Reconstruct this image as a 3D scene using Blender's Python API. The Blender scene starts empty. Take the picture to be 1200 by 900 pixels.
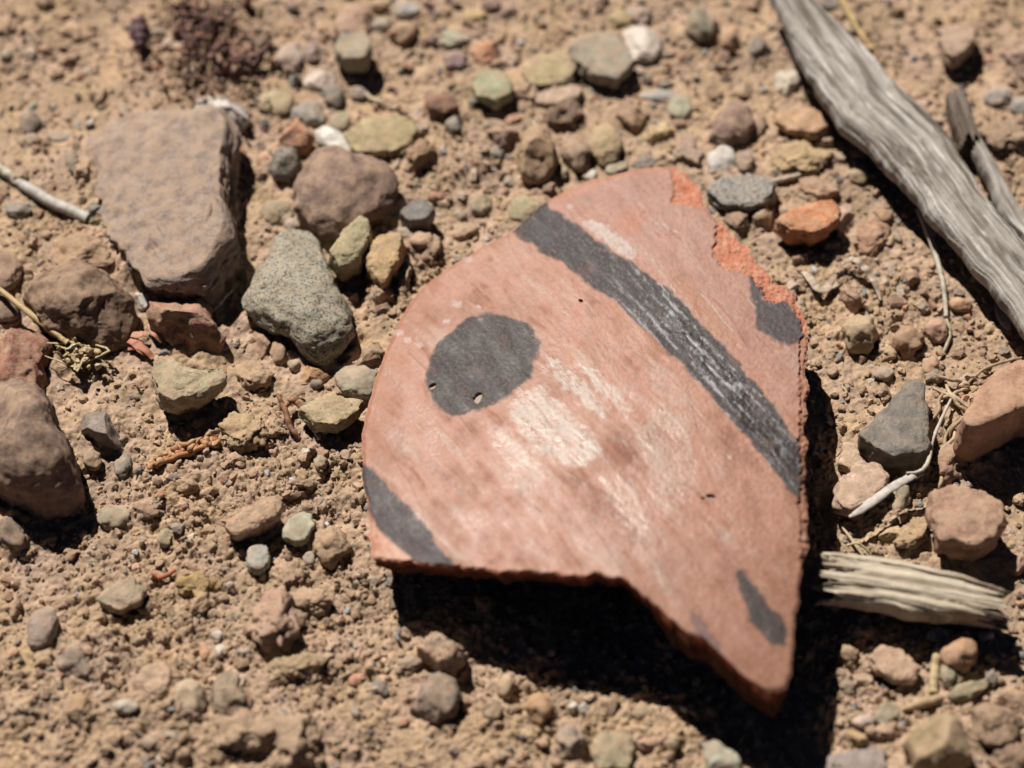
import bpy, bmesh, math, random
import numpy as np
from mathutils import Vector

random.seed(7)
S = bpy.context.scene
C = S.collection
R_ = math.radians

# ------------------------------------------------------------------ camera, sky, sun, exposure
U = 1.0 / 6000.0            # one photo pixel at the middle of the ground, in metres (the frame is 20 cm wide)
PITCH = 55.0
DIST = 0.5
CP, SP = math.cos(R_(PITCH)), math.sin(R_(PITCH))
CAM = np.array([0.0, -DIST * CP, DIST * SP])
FWD = np.array([0.0, CP, -SP]); RGT = np.array([1.0, 0, 0]); UPV = np.array([0.0, SP, CP])
cd = bpy.data.cameras.new("camera"); cam = bpy.data.objects.new("camera", cd); C.objects.link(cam)
cam.location = CAM; cam.rotation_euler = (R_(90 - PITCH), 0, 0)
cd.sensor_width = 36; cd.lens = 36 * DIST / 0.2
cd.clip_start = 0.01; cd.clip_end = 200
cd.dof.use_dof = True; cd.dof.focus_distance = 0.491; cd.dof.aperture_fstop = 8.0
S.camera = cam

SUN = Vector((-0.42, 0.726, 1.0)).normalized()
SUN_EL = math.asin(SUN.z); SUN_AZ = math.atan2(SUN.x, SUN.y)
w = bpy.data.worlds.new("World"); S.world = w; w.use_nodes = True
wt = w.node_tree; bg = wt.nodes["Background"]
sky = wt.nodes.new("ShaderNodeTexSky"); sky.sky_type = 'NISHITA'; sky.sun_disc = False
sky.air_density = 0.12; sky.dust_density = 0.1; sky.altitude = 3000
sky.sun_elevation = SUN_EL; sky.sun_rotation = SUN_AZ
wt.links.new(sky.outputs[0], bg.inputs[0]); bg.inputs[1].default_value = 0.05
ld = bpy.data.lights.new("sun", 'SUN'); lo = bpy.data.objects.new("sun", ld); C.objects.link(lo)
ld.energy = 5.0; ld.angle = R_(0.5); ld.color = (1.0, 0.94, 0.86)
lo.rotation_euler = SUN.to_track_quat('Z', 'Y').to_euler()
S.view_settings.view_transform = 'Standard'; S.view_settings.look = 'None'
S.view_settings.exposure = 0.42; S.view_settings.gamma = 1.0
S.view_settings.use_curve_mapping = False
S.render.filter_size = 1.0
S.cycles.diffuse_bounces = 1

# ------------------------------------------------------------------ numpy noise
def _h(ix, iy, iz, k):
    n = (ix.astype(np.int64) * 374761393 + iy.astype(np.int64) * 668265263 + iz.astype(np.int64) * 2147483647 + k * 1274126177) & 0xffffffff
    n = ((n ^ (n >> 13)) * 1274126177) & 0xffffffff
    n = ((n ^ (n >> 16)) * 2246822519) & 0xffffffff
    n = (n ^ (n >> 15))
    return (n & 0xffffff) / float(0x1000000)

def vn2(x, y, k=0):
    """smooth 2D gradient noise, about -1..1"""
    ix, iy = np.floor(x), np.floor(y); fx, fy = x - ix, y - iy; z = np.zeros_like(ix)
    u = fx * fx * fx * (fx * (fx * 6 - 15) + 10); v = fy * fy * fy * (fy * (fy * 6 - 15) + 10)
    def g(a, b):
        t = _h(ix + a, iy + b, z, k) * 2 * math.pi
        return np.cos(t) * (fx - a) + np.sin(t) * (fy - b)
    a = g(0, 0) * (1 - u) + g(1, 0) * u; b = g(0, 1) * (1 - u) + g(1, 1) * u
    return (a * (1 - v) + b * v) * 1.5

def fb2(x, y, o=4, k=0, gain=0.5):
    s = np.zeros_like(x); a = 1.0; f = 1.0
    for i in range(o):
        s += a * vn2(x * f, y * f, k + i * 17); a *= gain; f *= 2.03
    return s

def vn3(p, k=0):
    i = np.floor(p); f = p - i; u = f * f * (3 - 2 * f); s = 0
    for a in (0, 1):
        for b in (0, 1):
            for c in (0, 1):
                wgt = (u[:, 0] if a else 1 - u[:, 0]) * (u[:, 1] if b else 1 - u[:, 1]) * (u[:, 2] if c else 1 - u[:, 2])
                s = s + wgt * (_h(i[:, 0] + a, i[:, 1] + b, i[:, 2] + c, k) * 2 - 1)
    return s

def fb3(p, o=4, k=0, gain=0.5):
    s = np.zeros(len(p)); a = 1.0; f = 1.0
    for i in range(o):
        s += a * vn3(p * f + 13.7 * i, k + i * 31); a *= gain; f *= 2.03
    return s

def worley(x, y, k=0):
    ix, iy = np.floor(x), np.floor(y); z = np.zeros_like(ix)
    d1 = np.full(x.shape, 9.0); idv = np.zeros_like(x)
    for a in (-1, 0, 1):
        for b in (-1, 0, 1):
            px = ix + a + _h(ix + a, iy + b, z, k); py = iy + b + _h(ix + a, iy + b, z, k + 5)
            d = (px - x) ** 2 + (py - y) ** 2
            m = d < d1
            d1 = np.where(m, d, d1); idv = np.where(m, _h(ix + a, iy + b, z, k + 9), idv)
    return np.sqrt(d1), idv

def flakes(x, y, k=0):
    """tilted crust flakes with cracks between them, 0..1"""
    ix, iy = np.floor(x), np.floor(y); z = np.zeros_like(ix)
    d1 = np.full(x.shape, 9.0); d2 = np.full(x.shape, 9.0); hgt = np.zeros_like(x)
    for a in (-1, 0, 1):
        for b in (-1, 0, 1):
            qx, qy = ix + a, iy + b
            ex = x - qx - _h(qx, qy, z, k); ey = y - qy - _h(qx, qy, z, k + 5); d = np.hypot(ex, ey * (1 + .5 * _h(qx, qy, z, k + 6)))
            hh_ = _h(qx, qy, z, k + 9) ** 1.6 + ex * (_h(qx, qy, z, k + 11) - .5) * 1.1 + ey * (_h(qx, qy, z, k + 12) - .5) * 1.1
            m = d < d1
            d2 = np.where(m, d1, np.minimum(d2, d)); hgt = np.where(m, hh_, hgt); d1 = np.where(m, d, d1)
    e = np.clip((d2 - d1) / .16, 0, 1)
    return np.clip(hgt, 0, 1.3) * (e * (2 - e))

def sstep(a, b, x):
    t = np.clip((x - a) / (b - a), 0, 1); return t * t * (3 - 2 * t)

def lin(c):
    c = np.asarray(c, float) / 255.0
    return np.where(c <= 0.04045, c / 12.92, ((c + 0.055) / 1.055) ** 2.4)
ALB = 0.45                   # sunlit picture value -> base colour
def alb(c): return lin(c) * ALB
def ralb(c):                 # stones: a little duller, with soil dust rubbed in
    a = lin(c); g = a @ np.array([.3, .5, .2])
    return (a * .78 + g * .22) * .60 + lin((200, 170, 140)) * .10

# ------------------------------------------------------------------ pixel ray -> point on the plane z
def ray(x, y, z):
    x = np.asarray(x, float); y = np.asarray(y, float)
    a = (x - 600) / 1200 * 0.2 / DIST; b = (450 - y) / 1200 * 0.2 / DIST
    d = FWD[:, None] + RGT[:, None] * a.ravel() + UPV[:, None] * b.ravel()
    t = (np.ravel(z) - CAM[2]) / d[2]
    return CAM[None, :] + (d * t).T

# ------------------------------------------------------------------ ground height (metres)
BLOBS = [(345, 570, 90, 1.0), (1010, 370, 70, .9), (200, 600, 130, .8), (200, 760, 170, .9), (700, 860, 160, .9), (1000, 800, 90, .9),
         (1060, 580, 90, .6), (470, 330, 50, .9), (90, 300, 60, .8), (240, 60, 70, 1.0), (500, 200, 80, .5), (1120, 190, 90, .6), (400, 760, 120, .8)]
BXY = [(ray([b[0]], [b[1]], [0])[0][:2], b[2] * U, b[3]) for b in BLOBS]
def rough_mask(X, Y):
    m = np.full(X.shape, 0.22)
    for (c, s, a) in BXY:
        m = np.maximum(m, a * np.exp(-((X - c[0]) ** 2 + (Y - c[1]) ** 2) / (2 * s * s)))
    return np.clip(m + 0.25 * vn2(X / (60 * U), Y / (60 * U), 91), 0.08, 1.0)
MOUNDS = [(*ray([a_], [b_], [0])[0][:2], sx * U, sy * U, ht) for (a_, b_, sx, sy, ht) in [(135, 262, 42, 70, 15), (166, 322, 34, 32, 30), (104, 215, 32, 62, 20), (136, 292, 26, 28, 14)]]
def ground_h(X, Y):
    X = np.asarray(X, float); Y = np.asarray(Y, float)
    x, y = X / U, Y / U
    m = rough_mask(X, Y)
    wx = x + 5 * vn2(x / 14, y / 14, 3); wy = y + 5 * vn2(x / 14, y / 14, 4)
    h = 7 * fb2(x / 190, y / 190, 2, 1) + 5.0 * fb2(x / 60, y / 60, 3, 2) * (0.5 + m)
    w1, i1 = worley(wx / 34, wy / 34, 11); w2, i2 = worley(wx / 15, wy / 15, 12); w3, i3 = worley(x / 7, y / 7, 13)
    f1, f2 = flakes(wx / 30, wy / 30, 21), flakes(wx / 13, wy / 13, 22)
    h += m * (9 * f1 + 5.5 * f2) * (.6 + .8 * np.clip(vn2(x / 45, y / 45, 23), -.6, 1))
    h += .55 * m * (15 * np.clip(i1 - .25, 0, 1) * np.clip(1 - w1 * 1.3, 0, 1) ** .55 + 7.5 * i2 * np.clip(1 - w2 * 1.35, 0, 1) ** .7) + (0.4 + m) * 2.4 * i3 * np.clip(1 - w3 * 1.4, 0, 1) ** .7
    for (bx, by, sx, sy, ht) in MOUNDS: h += ht * np.exp(-((X - bx) / sx) ** 2 - ((Y - by) / sy) ** 2)
    h += (0.5 + m) * (1.5 * fb2(x / 9, y / 9, 4, 6, .62) + 2.2 * (.45 - np.abs(fb2(x / 13, y / 13, 4, 8, .6)))) + m * 3.5 * np.minimum(0, fb2(wx / 24, wy / 24, 3, 9) + .15)
    r = np.hypot(X, Y); fade = 1 - sstep(0.3, 1.2, r)
    return h * U * fade
def gh1(X, Y): return float(ground_h(np.array([X]), np.array([Y]))[0])

# ------------------------------------------------------------------ object helpers
def make_mesh(name, v, f, smooth=True, col=None):
    me = bpy.data.meshes.new(name)
    v = np.ascontiguousarray(v, dtype=np.float32)
    if isinstance(f, np.ndarray):
        k = f.shape[1]; n = len(f)
        me.vertices.add(len(v)); me.vertices.foreach_set("co", v.ravel())
        me.loops.add(n * k); me.loops.foreach_set("vertex_index", np.ascontiguousarray(f, dtype=np.int32).ravel())
        me.polygons.add(n); me.polygons.foreach_set("loop_start", np.arange(0, n * k, k, dtype=np.int32))
        me.update(calc_edges=True)
    else:
        me.from_pydata([tuple(q) for q in v], [], f)
    me.polygons.foreach_set("use_smooth", np.full(len(me.polygons), smooth))
    if col is not None:
        a = me.color_attributes.new("pigment", 'FLOAT_COLOR', 'POINT')
        c4 = np.ones((len(v), 4), np.float32); c4[:, :col.shape[1]] = col
        a.data.foreach_set("color", c4.ravel())
    me.update()
    return me
def link(name, me, m, parent=None, loc=(0, 0, 0)):
    o = bpy.data.objects.new(name, me); C.objects.link(o); o.location = loc
    if m: me.materials.clear(); me.materials.append(m)
    if parent: o.parent = parent
    return o
def tag(o, label, cat, group=None, kind=None):
    if label: o["label"] = label
    if cat: o["category"] = cat
    if group: o["group"] = group
    if kind: o["kind"] = kind
    return o
def empty(name, loc, label, cat, group=None):
    o = bpy.data.objects.new(name, None); C.objects.link(o); o.location = loc; o.empty_display_size = 0.005
    return tag(o, label, cat, group)

# ------------------------------------------------------------------ materials
SOIL = np.array([.40, .282, .193])
def mat(name, src='object', var=.3, vs=500., speck=None, dust=0., rough=.85, bumps=((1500, .0004, .5),), spec=.3, stretch=None):
    m = bpy.data.materials.new(name); m.use_nodes = True
    nt = m.node_tree; N = nt.nodes; L = nt.links; b = N["Principled BSDF"]
    tc = N.new("ShaderNodeTexCoord"); oi = N.new("ShaderNodeObjectInfo")
    sc = N.new("ShaderNodeVectorMath"); sc.operation = 'ADD'
    L.new(tc.outputs["Object"], sc.inputs[0])
    cmb = N.new("ShaderNodeCombineXYZ"); L.new(oi.outputs["Random"], cmb.inputs[0]); L.new(oi.outputs["Random"], cmb.inputs[2])
    L.new(cmb.outputs[0], sc.inputs[1]); vec = sc.outputs[0]
    def noise(scale, detail=6, ro=.6):
        n = N.new("ShaderNodeTexNoise"); n.inputs["Scale"].default_value = scale; n.inputs["Detail"].default_value = detail
        n.inputs["Roughness"].default_value = ro; L.new(vec, n.inputs["Vector"]); return n.outputs[0]
    def rng(s, a, b_, c, d):
        r = N.new("ShaderNodeMapRange"); r.interpolation_type = 'SMOOTHSTEP'
        for i, q in enumerate((a, b_, c, d)): r.inputs[i + 1].default_value = q
        L.new(s, r.inputs[0]); return r.outputs[0]
    if src == 'object': col = oi.outputs["Color"]
    else:
        at = N.new("ShaderNodeAttribute"); at.attribute_name = "pigment"; col = at.outputs["Color"]
    def scale(cl, f):
        s = N.new("ShaderNodeVectorMath"); s.operation = 'SCALE'; L.new(cl, s.inputs[0]); L.new(f, s.inputs["Scale"]); return s.outputs[0]
    def mix(f, a, bcol):
        x = N.new("ShaderNodeMix"); x.data_type = 'RGBA'; L.new(f, x.inputs[0]); L.new(a, x.inputs[6])
        if isinstance(bcol, (tuple, list, np.ndarray)): x.inputs[7].default_value = (*bcol, 1)
        else: L.new(bcol, x.inputs[7])
        return x.outputs[2]
    col = scale(col, rng(noise(vs), .25, .75, 1 - var, 1 + var))
    col = scale(col, rng(noise(vs * 5, 4), .3, .7, 1 - var * .6, 1 + var * .6))
    if src == 'object' and name != 'soil_clod':
        ob2 = N.new("ShaderNodeVectorMath"); ob2.operation = 'MULTIPLY'; L.new(oi.outputs["Color"], ob2.inputs[0]); ob2.inputs[1].default_value = (.62, .55, .50)
        col = mix(rng(noise(vs * .55, 7, .68), .5, .68, 0, .6), col, ob2.outputs[0])
        ob3 = N.new("ShaderNodeVectorMath"); ob3.operation = 'ADD'; L.new(oi.outputs["Color"], ob3.inputs[0]); ob3.inputs[1].default_value = (.10, .085, .065)
        col = mix(rng(noise(vs * .8 + 60, 7, .7), .52, .66, 0, .65), col, ob3.outputs[0])
    if speck:
        for (s_, lo_, hi_, cc, amt) in speck:
            col = mix(rng(noise(s_, 3, .5), lo_, hi_, 0, amt), col, cc)
    if dust:
        g = N.new("ShaderNodeNewGeometry"); sp = N.new("ShaderNodeSeparateXYZ"); L.new(g.outputs["Normal"], sp.inputs[0])
        a = rng(noise(vs * .9, 7, .65), .38, .64, 0, dust); u = rng(sp.outputs[2], -.2, .8, .3, 1)
        mu = N.new("ShaderNodeMath"); mu.operation = 'MULTIPLY'; L.new(a, mu.inputs[0]); L.new(u, mu.inputs[1])
        col = mix(mu.outputs[0], col, SOIL)
    L.new(col, b.inputs["Base Color"])
    b.inputs["Roughness"].default_value = rough
    if rough < 0: L.new(at.outputs['Alpha'], b.inputs['Roughness'])
    b.inputs["Specular IOR Level"].default_value = spec
    prev = None
    for (s_, dist, st) in bumps:
        bu = N.new("ShaderNodeBump"); bu.inputs["Distance"].default_value = dist; bu.inputs["Strength"].default_value = st
        L.new(noise(s_, 5, .65), bu.inputs["Height"])
        if prev: L.new(prev, bu.inputs["Normal"])
        prev = bu.outputs[0]
    if prev: L.new(prev, b.inputs["Normal"])
    return m
WHT = alb((215, 212, 195)); BLK = alb((70, 68, 66))
M = {
    'soil': mat('dry_soil', 'attr', .16, 250, dust=0, rough=.95, bumps=((1500, .0004, .7), (4500, .00018, .7)), spec=.1),
    'C': mat('soil_clod', 'object', .18, 400, dust=.5, rough=.95, bumps=((1300, .0006, .8), (4000, .0002, .7)), spec=.1),
    'S': mat('smooth_stone', 'object', .22, 300, speck=((2600, .6, .72, BLK, .3),), dust=.6, rough=.85, bumps=((900, .0003, .5), (3500, .00014, .6)), spec=.2),
    'R': mat('rough_stone', 'object', .30, 380, dust=.6, rough=.85, bumps=((900, .0005, .6), (3200, .0002, .6)), spec=.25),
    'G': mat('grainy_stone', 'object', .25, 500, speck=((1500, .50, .60, WHT, .7), (1900, .52, .60, BLK, .75), (600, .54, .66, WHT, .5)), dust=.25, rough=.7, bumps=((1100, .0005, .7), (3500, .0002, .7)), spec=.4),
    'L': mat('slaty_stone', 'object', .22, 420, dust=.22, rough=.6, bumps=((800, .0005, .7), (2800, .00018, .6)), spec=.45),
    'Q': mat('white_quartz', 'object', .12, 420, dust=.25, rough=.5, bumps=((900, .0004, .5),), spec=.5),
    'face': mat('painted_fired_clay', 'attr', .10, 900, speck=((5200, .62, .72, WHT, .35), (3800, .63, .74, alb((120, 76, 60)), .4)), rough=-1, bumps=((500, .00022, .35), (1700, .00010, .6), (5000, .00005, .6)), spec=.42),
    'edge': mat('broken_clay', 'attr', .22, 900, rough=.9, bumps=((1500, .0006, .8), (5000, .0002, .7)), spec=.15),
    'wood': mat('weathered_wood', 'attr', .10, 700, rough=.75, bumps=((2500, .0002, .6),), spec=.3),
    'straw': mat('dry_straw', 'attr', .2, 900, rough=.6, bumps=((3000, .0001, .5),), spec=.35),
}

# ------------------------------------------------------------------ the ground sheet
def axis(lo, hi, st, far):
    a = list(np.arange(lo, hi + st, st)); s = st; p = a[-1]
    while p < far: s *= 1.12; p += s; a.append(p)
    s = st; p = lo; pre = []
    while p > -far: s *= 1.12; p -= s; pre.append(p)
    return np.array(pre[::-1] + a)
gx = axis(-0.128, 0.128, .00024, 30); gy = axis(-0.102, 0.125, .00028, 30)
GX, GY = np.meshgrid(gx, gy); X, Y = GX.ravel(), GY.ravel()
Z = ground_h(X, Y)
n1 = fb2(X / (110 * U), Y / (110 * U), 3, 41); n2 = fb2(X / (16 * U), Y / (16 * U), 3, 47)
gc = SOIL[None, :] * (1 + .14 * n1 + .15 * n2 + .10 * fb2(X / (5 * U), Y / (5 * U), 2, 58))[:, None]
gc *= np.stack([1 + .02 * n1, 1 + 0 * n1, 1 - .10 * fb2(X / (70 * U), Y / (70 * U), 2, 53)], 1)
nx, ny = len(gx), len(gy)
I = np.arange(nx * ny).reshape(ny, nx)
F = np.stack([I[:-1, :-1].ravel(), I[:-1, 1:].ravel(), I[1:, 1:].ravel(), I[1:, :-1].ravel()], 1)
g = link('ground', make_mesh('ground', np.stack([X, Y, Z], 1), F, True, gc), M['soil'])
tag(g, 'dry tan soil with loose crumbs and gravel', 'ground', kind='structure')

# ------------------------------------------------------------------ rocks
ICO = {}
for lv in (1, 2, 3, 4, 5, 6):
    bm = bmesh.new(); bmesh.ops.create_icosphere(bm, subdivisions=lv, radius=1)
    ICO[lv] = (np.array([v.co[:] for v in bm.verts]), np.array([[v.index for v in f.verts] for f in bm.faces])); bm.free()

def in_poly(px, py, P):
    px = np.asarray(px, float); py = np.asarray(py, float); r = np.zeros(px.shape, bool); n = len(P)
    for i in range(n):
        x1, y1 = P[i]; x2, y2 = P[(i + 1) % n]
        if y1 == y2: continue
        r ^= ((y1 > py) != (y2 > py)) & (px < (x2 - x1) * (py - y1) / (y2 - y1) + x1)
    return r
def sd_poly(px, py, P):
    """signed distance in pixels, negative inside"""
    d = np.full(px.shape, 1e9); n = len(P)
    for i in range(n):
        a = np.array(P[i], float); b = np.array(P[(i + 1) % n], float); e = b - a
        t = np.clip(((px - a[0]) * e[0] + (py - a[1]) * e[1]) / max(e @ e, 1e-9), 0, 1)
        d = np.minimum(d, np.hypot(px - a[0] - t * e[0], py - a[1] - t * e[1]))
    return np.where(in_poly(px, py, P), -d, d)

def radial(P, n=256, sm=2.0):
    c = P.mean(0)
    x, y = P[:, 0], P[:, 1]; x2, y2 = np.roll(x, -1), np.roll(y, -1); cr = x * y2 - x2 * y; A = cr.sum() / 2
    if abs(A) > 1e-14: c = np.array([((x + x2) * cr).sum(), ((y + y2) * cr).sum()]) / (6 * A)
    th = np.arange(n) / n * 2 * math.pi - math.pi; out = np.zeros(n)
    Q = P - c
    for i in range(n):
        d = np.array([math.cos(th[i]), math.sin(th[i])]); best = 0
        for j in range(len(Q)):
            a = Q[j]; b = Q[(j + 1) % len(Q)]; e = b - a; den = d[0] * e[1] - d[1] * e[0]
            if abs(den) < 1e-15: continue
            t = (a[0] * e[1] - a[1] * e[0]) / den; s = (a[0] * d[1] - a[1] * d[0]) / den
            if -1e-6 <= s <= 1 + 1e-6 and t > best: best = t
        out[i] = best
    k = np.exp(-0.5 * (np.arange(-8, 9) / sm) ** 2); k /= k.sum()
    out = np.convolve(np.concatenate([out[-8:], out, out[:8]]), k, 'valid')
    return c, th, out

STY = {  # boxiness, facet cuts, noise amplitude, noise frequency, cut quantile
    'S': (.90, 2, .20, 1.4, .93), 'R': (.72, 6, .20, 1.7, .85), 'G': (.80, 4, .15, 2.0, .90),
    'L': (.66, 7, .10, 1.7, .84), 'Q': (.80, 4, .14, 1.4, .86), 'C': (.80, 3, .30, 1.9, .88)}
def rock_mesh(Pxy, zc, h, sty, seed, lv, flat=False, tilt=None):
    e, cuts, amp, fr, q = STY[sty]
    rs = np.random.RandomState(seed)
    c, th, R = radial(Pxy)
    d, f = ICO[lv]
    rho = np.hypot(d[:, 0], d[:, 1]); t = np.arctan2(d[:, 1], d[:, 0])
    Rt = np.interp(t, np.append(th, math.pi), np.append(R, R[0]))
    rr = rho ** (e if not flat else .5 if lv < 6 else .28)
    z = np.sign(d[:, 2]) * np.abs(d[:, 2]) ** e
    if flat: R = R * (1 + .07 * fb2(np.cos(th) * 2.2 + seed, np.sin(th) * 2.2, 4, seed, .6)); Rt = np.interp(t, np.append(th, math.pi), np.append(R, R[0]))
    Rm = R.mean()
    p = np.stack([Rt / Rm * rr * np.cos(t), Rt / Rm * rr * np.sin(t), z], 1)
    if flat:
        n = np.array([*(tilt or (rs.uniform(-.12, .12), rs.uniform(-.10, .12))), 1.0]); n /= np.linalg.norm(n)
        s = p @ n; lim = .55; o_ = s - lim; p -= np.where(o_ > 0, o_ * .88, 0)[:, None] * n; p[:, 2] /= lim
    if flat: p[:, :2] *= (1 - .32 * np.clip(-p[:, 2], 0, 1))[:, None]
    for i in range(cuts if not flat else 0):
        n = rs.normal(size=3); n[2] = abs(n[2]) * .8 + (.25 if sty != 'S' else 1.0)
        
        n /= np.linalg.norm(n)
        s = p @ n; lim = np.quantile(s, rs.uniform(q - .06, q + .07))
        p -= np.clip(s - lim, 0, 9)[:, None] * n
    dn = fb3(p * fr + seed * 3.1, 6, seed, .58) * amp
    if flat: dn = dn * .8 + .10 * fb3(p * 3.1 + seed, 4, seed + 3, .6)
    if sty == 'S' and lv >= 5: dn *= .6
    if flat and lv == 6: dn *= np.where(rho > .9, .8, .35)
    if sty == 'C': dn += .12 * np.abs(fb3(p * 5 + seed, 3, seed + 7))
    dirn = p / np.maximum(np.linalg.norm(p, axis=1), .2)[:, None]
    sc = np.array([Rm, Rm, 0]); up = np.where(p[:, 2] > 0, .72 * h, .80 * h)
    dn3 = dirn * dn[:, None] * (.75 if flat else 1)
    v = np.empty_like(p)
    v[:, :2] = (p[:, :2] + dn3[:, :2]) * Rm
    v[:, 2] = (p[:, 2] + dn3[:, 2] * min(1.0, Rm / max(h, 1e-9) * .6)) * up
    return c, v, f

FOOT = []
OCC = []          # footprints (pixels) that scatter keeps out of
NAMES = {'S': 'pebble', 'R': 'stone', 'G': 'stone', 'L': 'stone', 'Q': 'pebble', 'C': 'soil_clod'}
_seed = [100]
def ellipse(cx, cy, rx, ry, a=0, n=20):
    a = R_(a); return [(cx + rx * math.cos(t) * math.cos(a) - ry * math.sin(t) * math.sin(a), cy + rx * math.cos(t) * math.sin(a) + ry * math.sin(t) * math.cos(a))
                       for t in (2 * math.pi * i / n for i in range(n))]
def rock(sty, col, h, P, label, cat=None, name=None, flat=False, lv=None, tilt=None, crack=None, shape=None, lift=0):
    _seed[0] += 1; sd = _seed[0]
    P = np.array(P, float); OCC.append([tuple(q) for q in P])
    h = h * (.62 if flat else .78 if h < 48 else .92) * U; cpx = P.mean(0)
    g0 = 0.0
    for _ in range(3):
        XY = ray(P[:, 0], P[:, 1], np.full(len(P), g0 + lift * U + (.7 if flat else .28) * h))[:, :2]
        cc = XY.mean(0); g0 = gh1(*cc)
    size = np.ptp(P, axis=0).max()
    if lv is None: lv = 6 if size > 130 else 5 if size > 45 else 4 if size > 16 else 3
    c, v, f = rock_mesh(XY, 0, h, shape or sty, sd, lv, flat, tilt)
    if crack:
        CK = ray([q_[0] for q_ in crack], [q_[1] for q_ in crack], np.full(len(crack), g0 + lift * U + .9 * h))[:, :2] - c
        wx = v[:, 0] + 2 * U * vn2(v[:, 0] / (12 * U), v[:, 1] / (12 * U), 5); wy = v[:, 1] + 3 * U * vn2(v[:, 0] / (10 * U), v[:, 1] / (10 * U), 6)
        d = np.full(len(v), 1e9)
        for a_, b_ in zip(CK[:-1], CK[1:]):
            e_ = b_ - a_; t_ = np.clip(((wx - a_[0]) * e_[0] + (wy - a_[1]) * e_[1]) / (e_ @ e_), 0, 1); d = np.minimum(d, np.hypot(wx - a_[0] - t_ * e_[0], wy - a_[1] - t_ * e_[1]))
        v[:, 2] -= np.where(v[:, 2] > 0, (1 - sstep(.8 * U, 3.2 * U, d)) * 9 * U, 0)
    nm = name or ('stone' if size > 40 and NAMES[sty] == 'pebble' else NAMES[sty])
    o = link(nm, make_mesh(nm, v, f), M[sty], None, (c[0], c[1], g0 + .27 * h + lift * U)); FOOT.append((XY, h, sty))
    o.color = (*(ralb(col) if sty != 'C' else SOIL * (lin(col) / lin((200, 167, 132))) ** .8), 1)
    tag(o, label, cat or {'soil_clod': 'clod'}.get(nm, nm))
    return o
E = ellipse

# ------------------------------------------------------------------ the painted sherd
OUT = [(640, 236), (690, 211), (728, 203), (745, 198), (765, 196), (790, 196), (800, 202), (812, 213), (822, 226), (826, 243), (835, 255), (847, 262), (856, 272), (866, 283),
       (880, 292), (884, 306), (900, 320), (904, 332), (919, 335), (932, 345), (934, 358), (942, 372), (947, 386), (946, 405), (944, 430), (947, 460), (943, 495), (945, 530),
       (942, 560), (946, 600), (947, 625), (945, 648), (938, 672), (936, 700), (931, 735), (929, 765), (927, 790), (920, 806), (906, 813), (890, 806), (870, 792), (850, 772),
       (824, 748), (806, 744), (788, 727), (768, 710), (752, 697), (742, 690), (736, 680), (700, 674), (660, 676), (625, 670), (590, 671), (560, 667), (535, 664), (505, 662),
       (470, 658), (445, 656), (437, 654), (434, 635), (432, 605), (430, 585), (424, 562), (425, 540), (424, 510), (430, 480), (438, 450), (447, 425), (458, 398), (468, 376),
       (482, 352), (500, 333), (520, 318), (545, 302), (572, 286), (603, 270)]
hp = np.array([(425, 520, 40), (605, 265, 34), (745, 200, 40), (825, 235, 58), (905, 325, 84), (946, 480, 104), (904, 812, 112), (437, 656, 84), (745, 695, 122), (590, 670, 108), (690, 480, 108), (780, 330, 84), (860, 620, 126)], float)
def quad(x, y):
    u = (x - 690) / 260; v = (y - 500) / 310
    return np.stack([np.ones_like(u), u, v, u * u, u * v, v * v], 1)
hcoef = np.linalg.lstsq(quad(hp[:, 0], hp[:, 1]), hp[:, 2], rcond=None)[0]
def sherd_h(x, y): return quad(x, y) @ hcoef

def boundary(n):
    P = np.array(OUT + [OUT[0]], float); sl = np.r_[0, np.cumsum(np.hypot(*np.diff(P, axis=0).T))]
    s = np.linspace(0, sl[-1], n, endpoint=False)
    b = np.stack([np.interp(s, sl, P[:, 0]), np.interp(s, sl, P[:, 1])], 1)
    k = np.exp(-.5 * (np.arange(-6, 7) / 2.0) ** 2); k /= k.sum()
    for j in (0, 1): b[:, j] = np.convolve(np.r_[b[-6:, j], b[:, j], b[:6, j]], k, 'valid')
    t = s / 17.0
    amp = np.where((b[:, 0] > 780) | (b[:, 1] > 640), 3.4, 1.3)
    r = b - np.array([720, 500.]); r /= np.linalg.norm(r, axis=1)[:, None]
    b += r * (amp * (fb2(t, np.zeros_like(t), 3, 77)))[:, None]
    return b
NB, NR = 1500, 230
B = boundary(NB); CEN = np.array([722.0, 500.0])
q = np.linspace(0, 1, NR) ** .8; q[0] = 1e-4
gxy = CEN[None, None] + (B[None] - CEN[None, None]) * q[:, None, None]
px, py = gxy[..., 0].ravel(), gxy[..., 1].ravel()

def soft(P, wd=1.5, wob=2.0, k=0, fq=9.):
    d = sd_poly(px, py, P) + wob * fb2(px / fq, py / fq, 3, 200 + k)
    return 1 - sstep(-wd, wd, d)
ca, sa = math.cos(R_(47)), math.sin(R_(47))
al = px * ca + py * sa; ac = -px * sa + py * ca          # along / across the potter's strokes
acw = ac + 6 * fb2(px / 75, py / 75, 2, 300); st1 = fb2(al / 85, acw / 20, 4, 301); st2 = fb2(al / 24, acw / 6, 4, 302); st3 = fb2(al / 60, acw / 8, 4, 309, .6); mo = fb2(px / 80, py / 80, 4, 303); fi = fb2(px / 5, py / 5, 3, 304)
mid = fb2(px / 26, py / 26, 4, 308)
def lerp(a, b, t): return a * (1 - t)[:, None] + np.asarray(b)[None] * t[:, None]
base = np.tile(alb((224, 164, 139)), (len(px), 1))
base = lerp(base, alb((198, 140, 112)), sstep(-.1, .9, mo + .4 * mid))
base = lerp(base, alb((222, 182, 160)), sstep(.15, 1.0, st1 + .3 * mid) * .75)
base = lerp(base, alb((186, 124, 98)), sstep(.2, 1.0, -st1 * .8 + .5 * mid) * .7)
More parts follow.
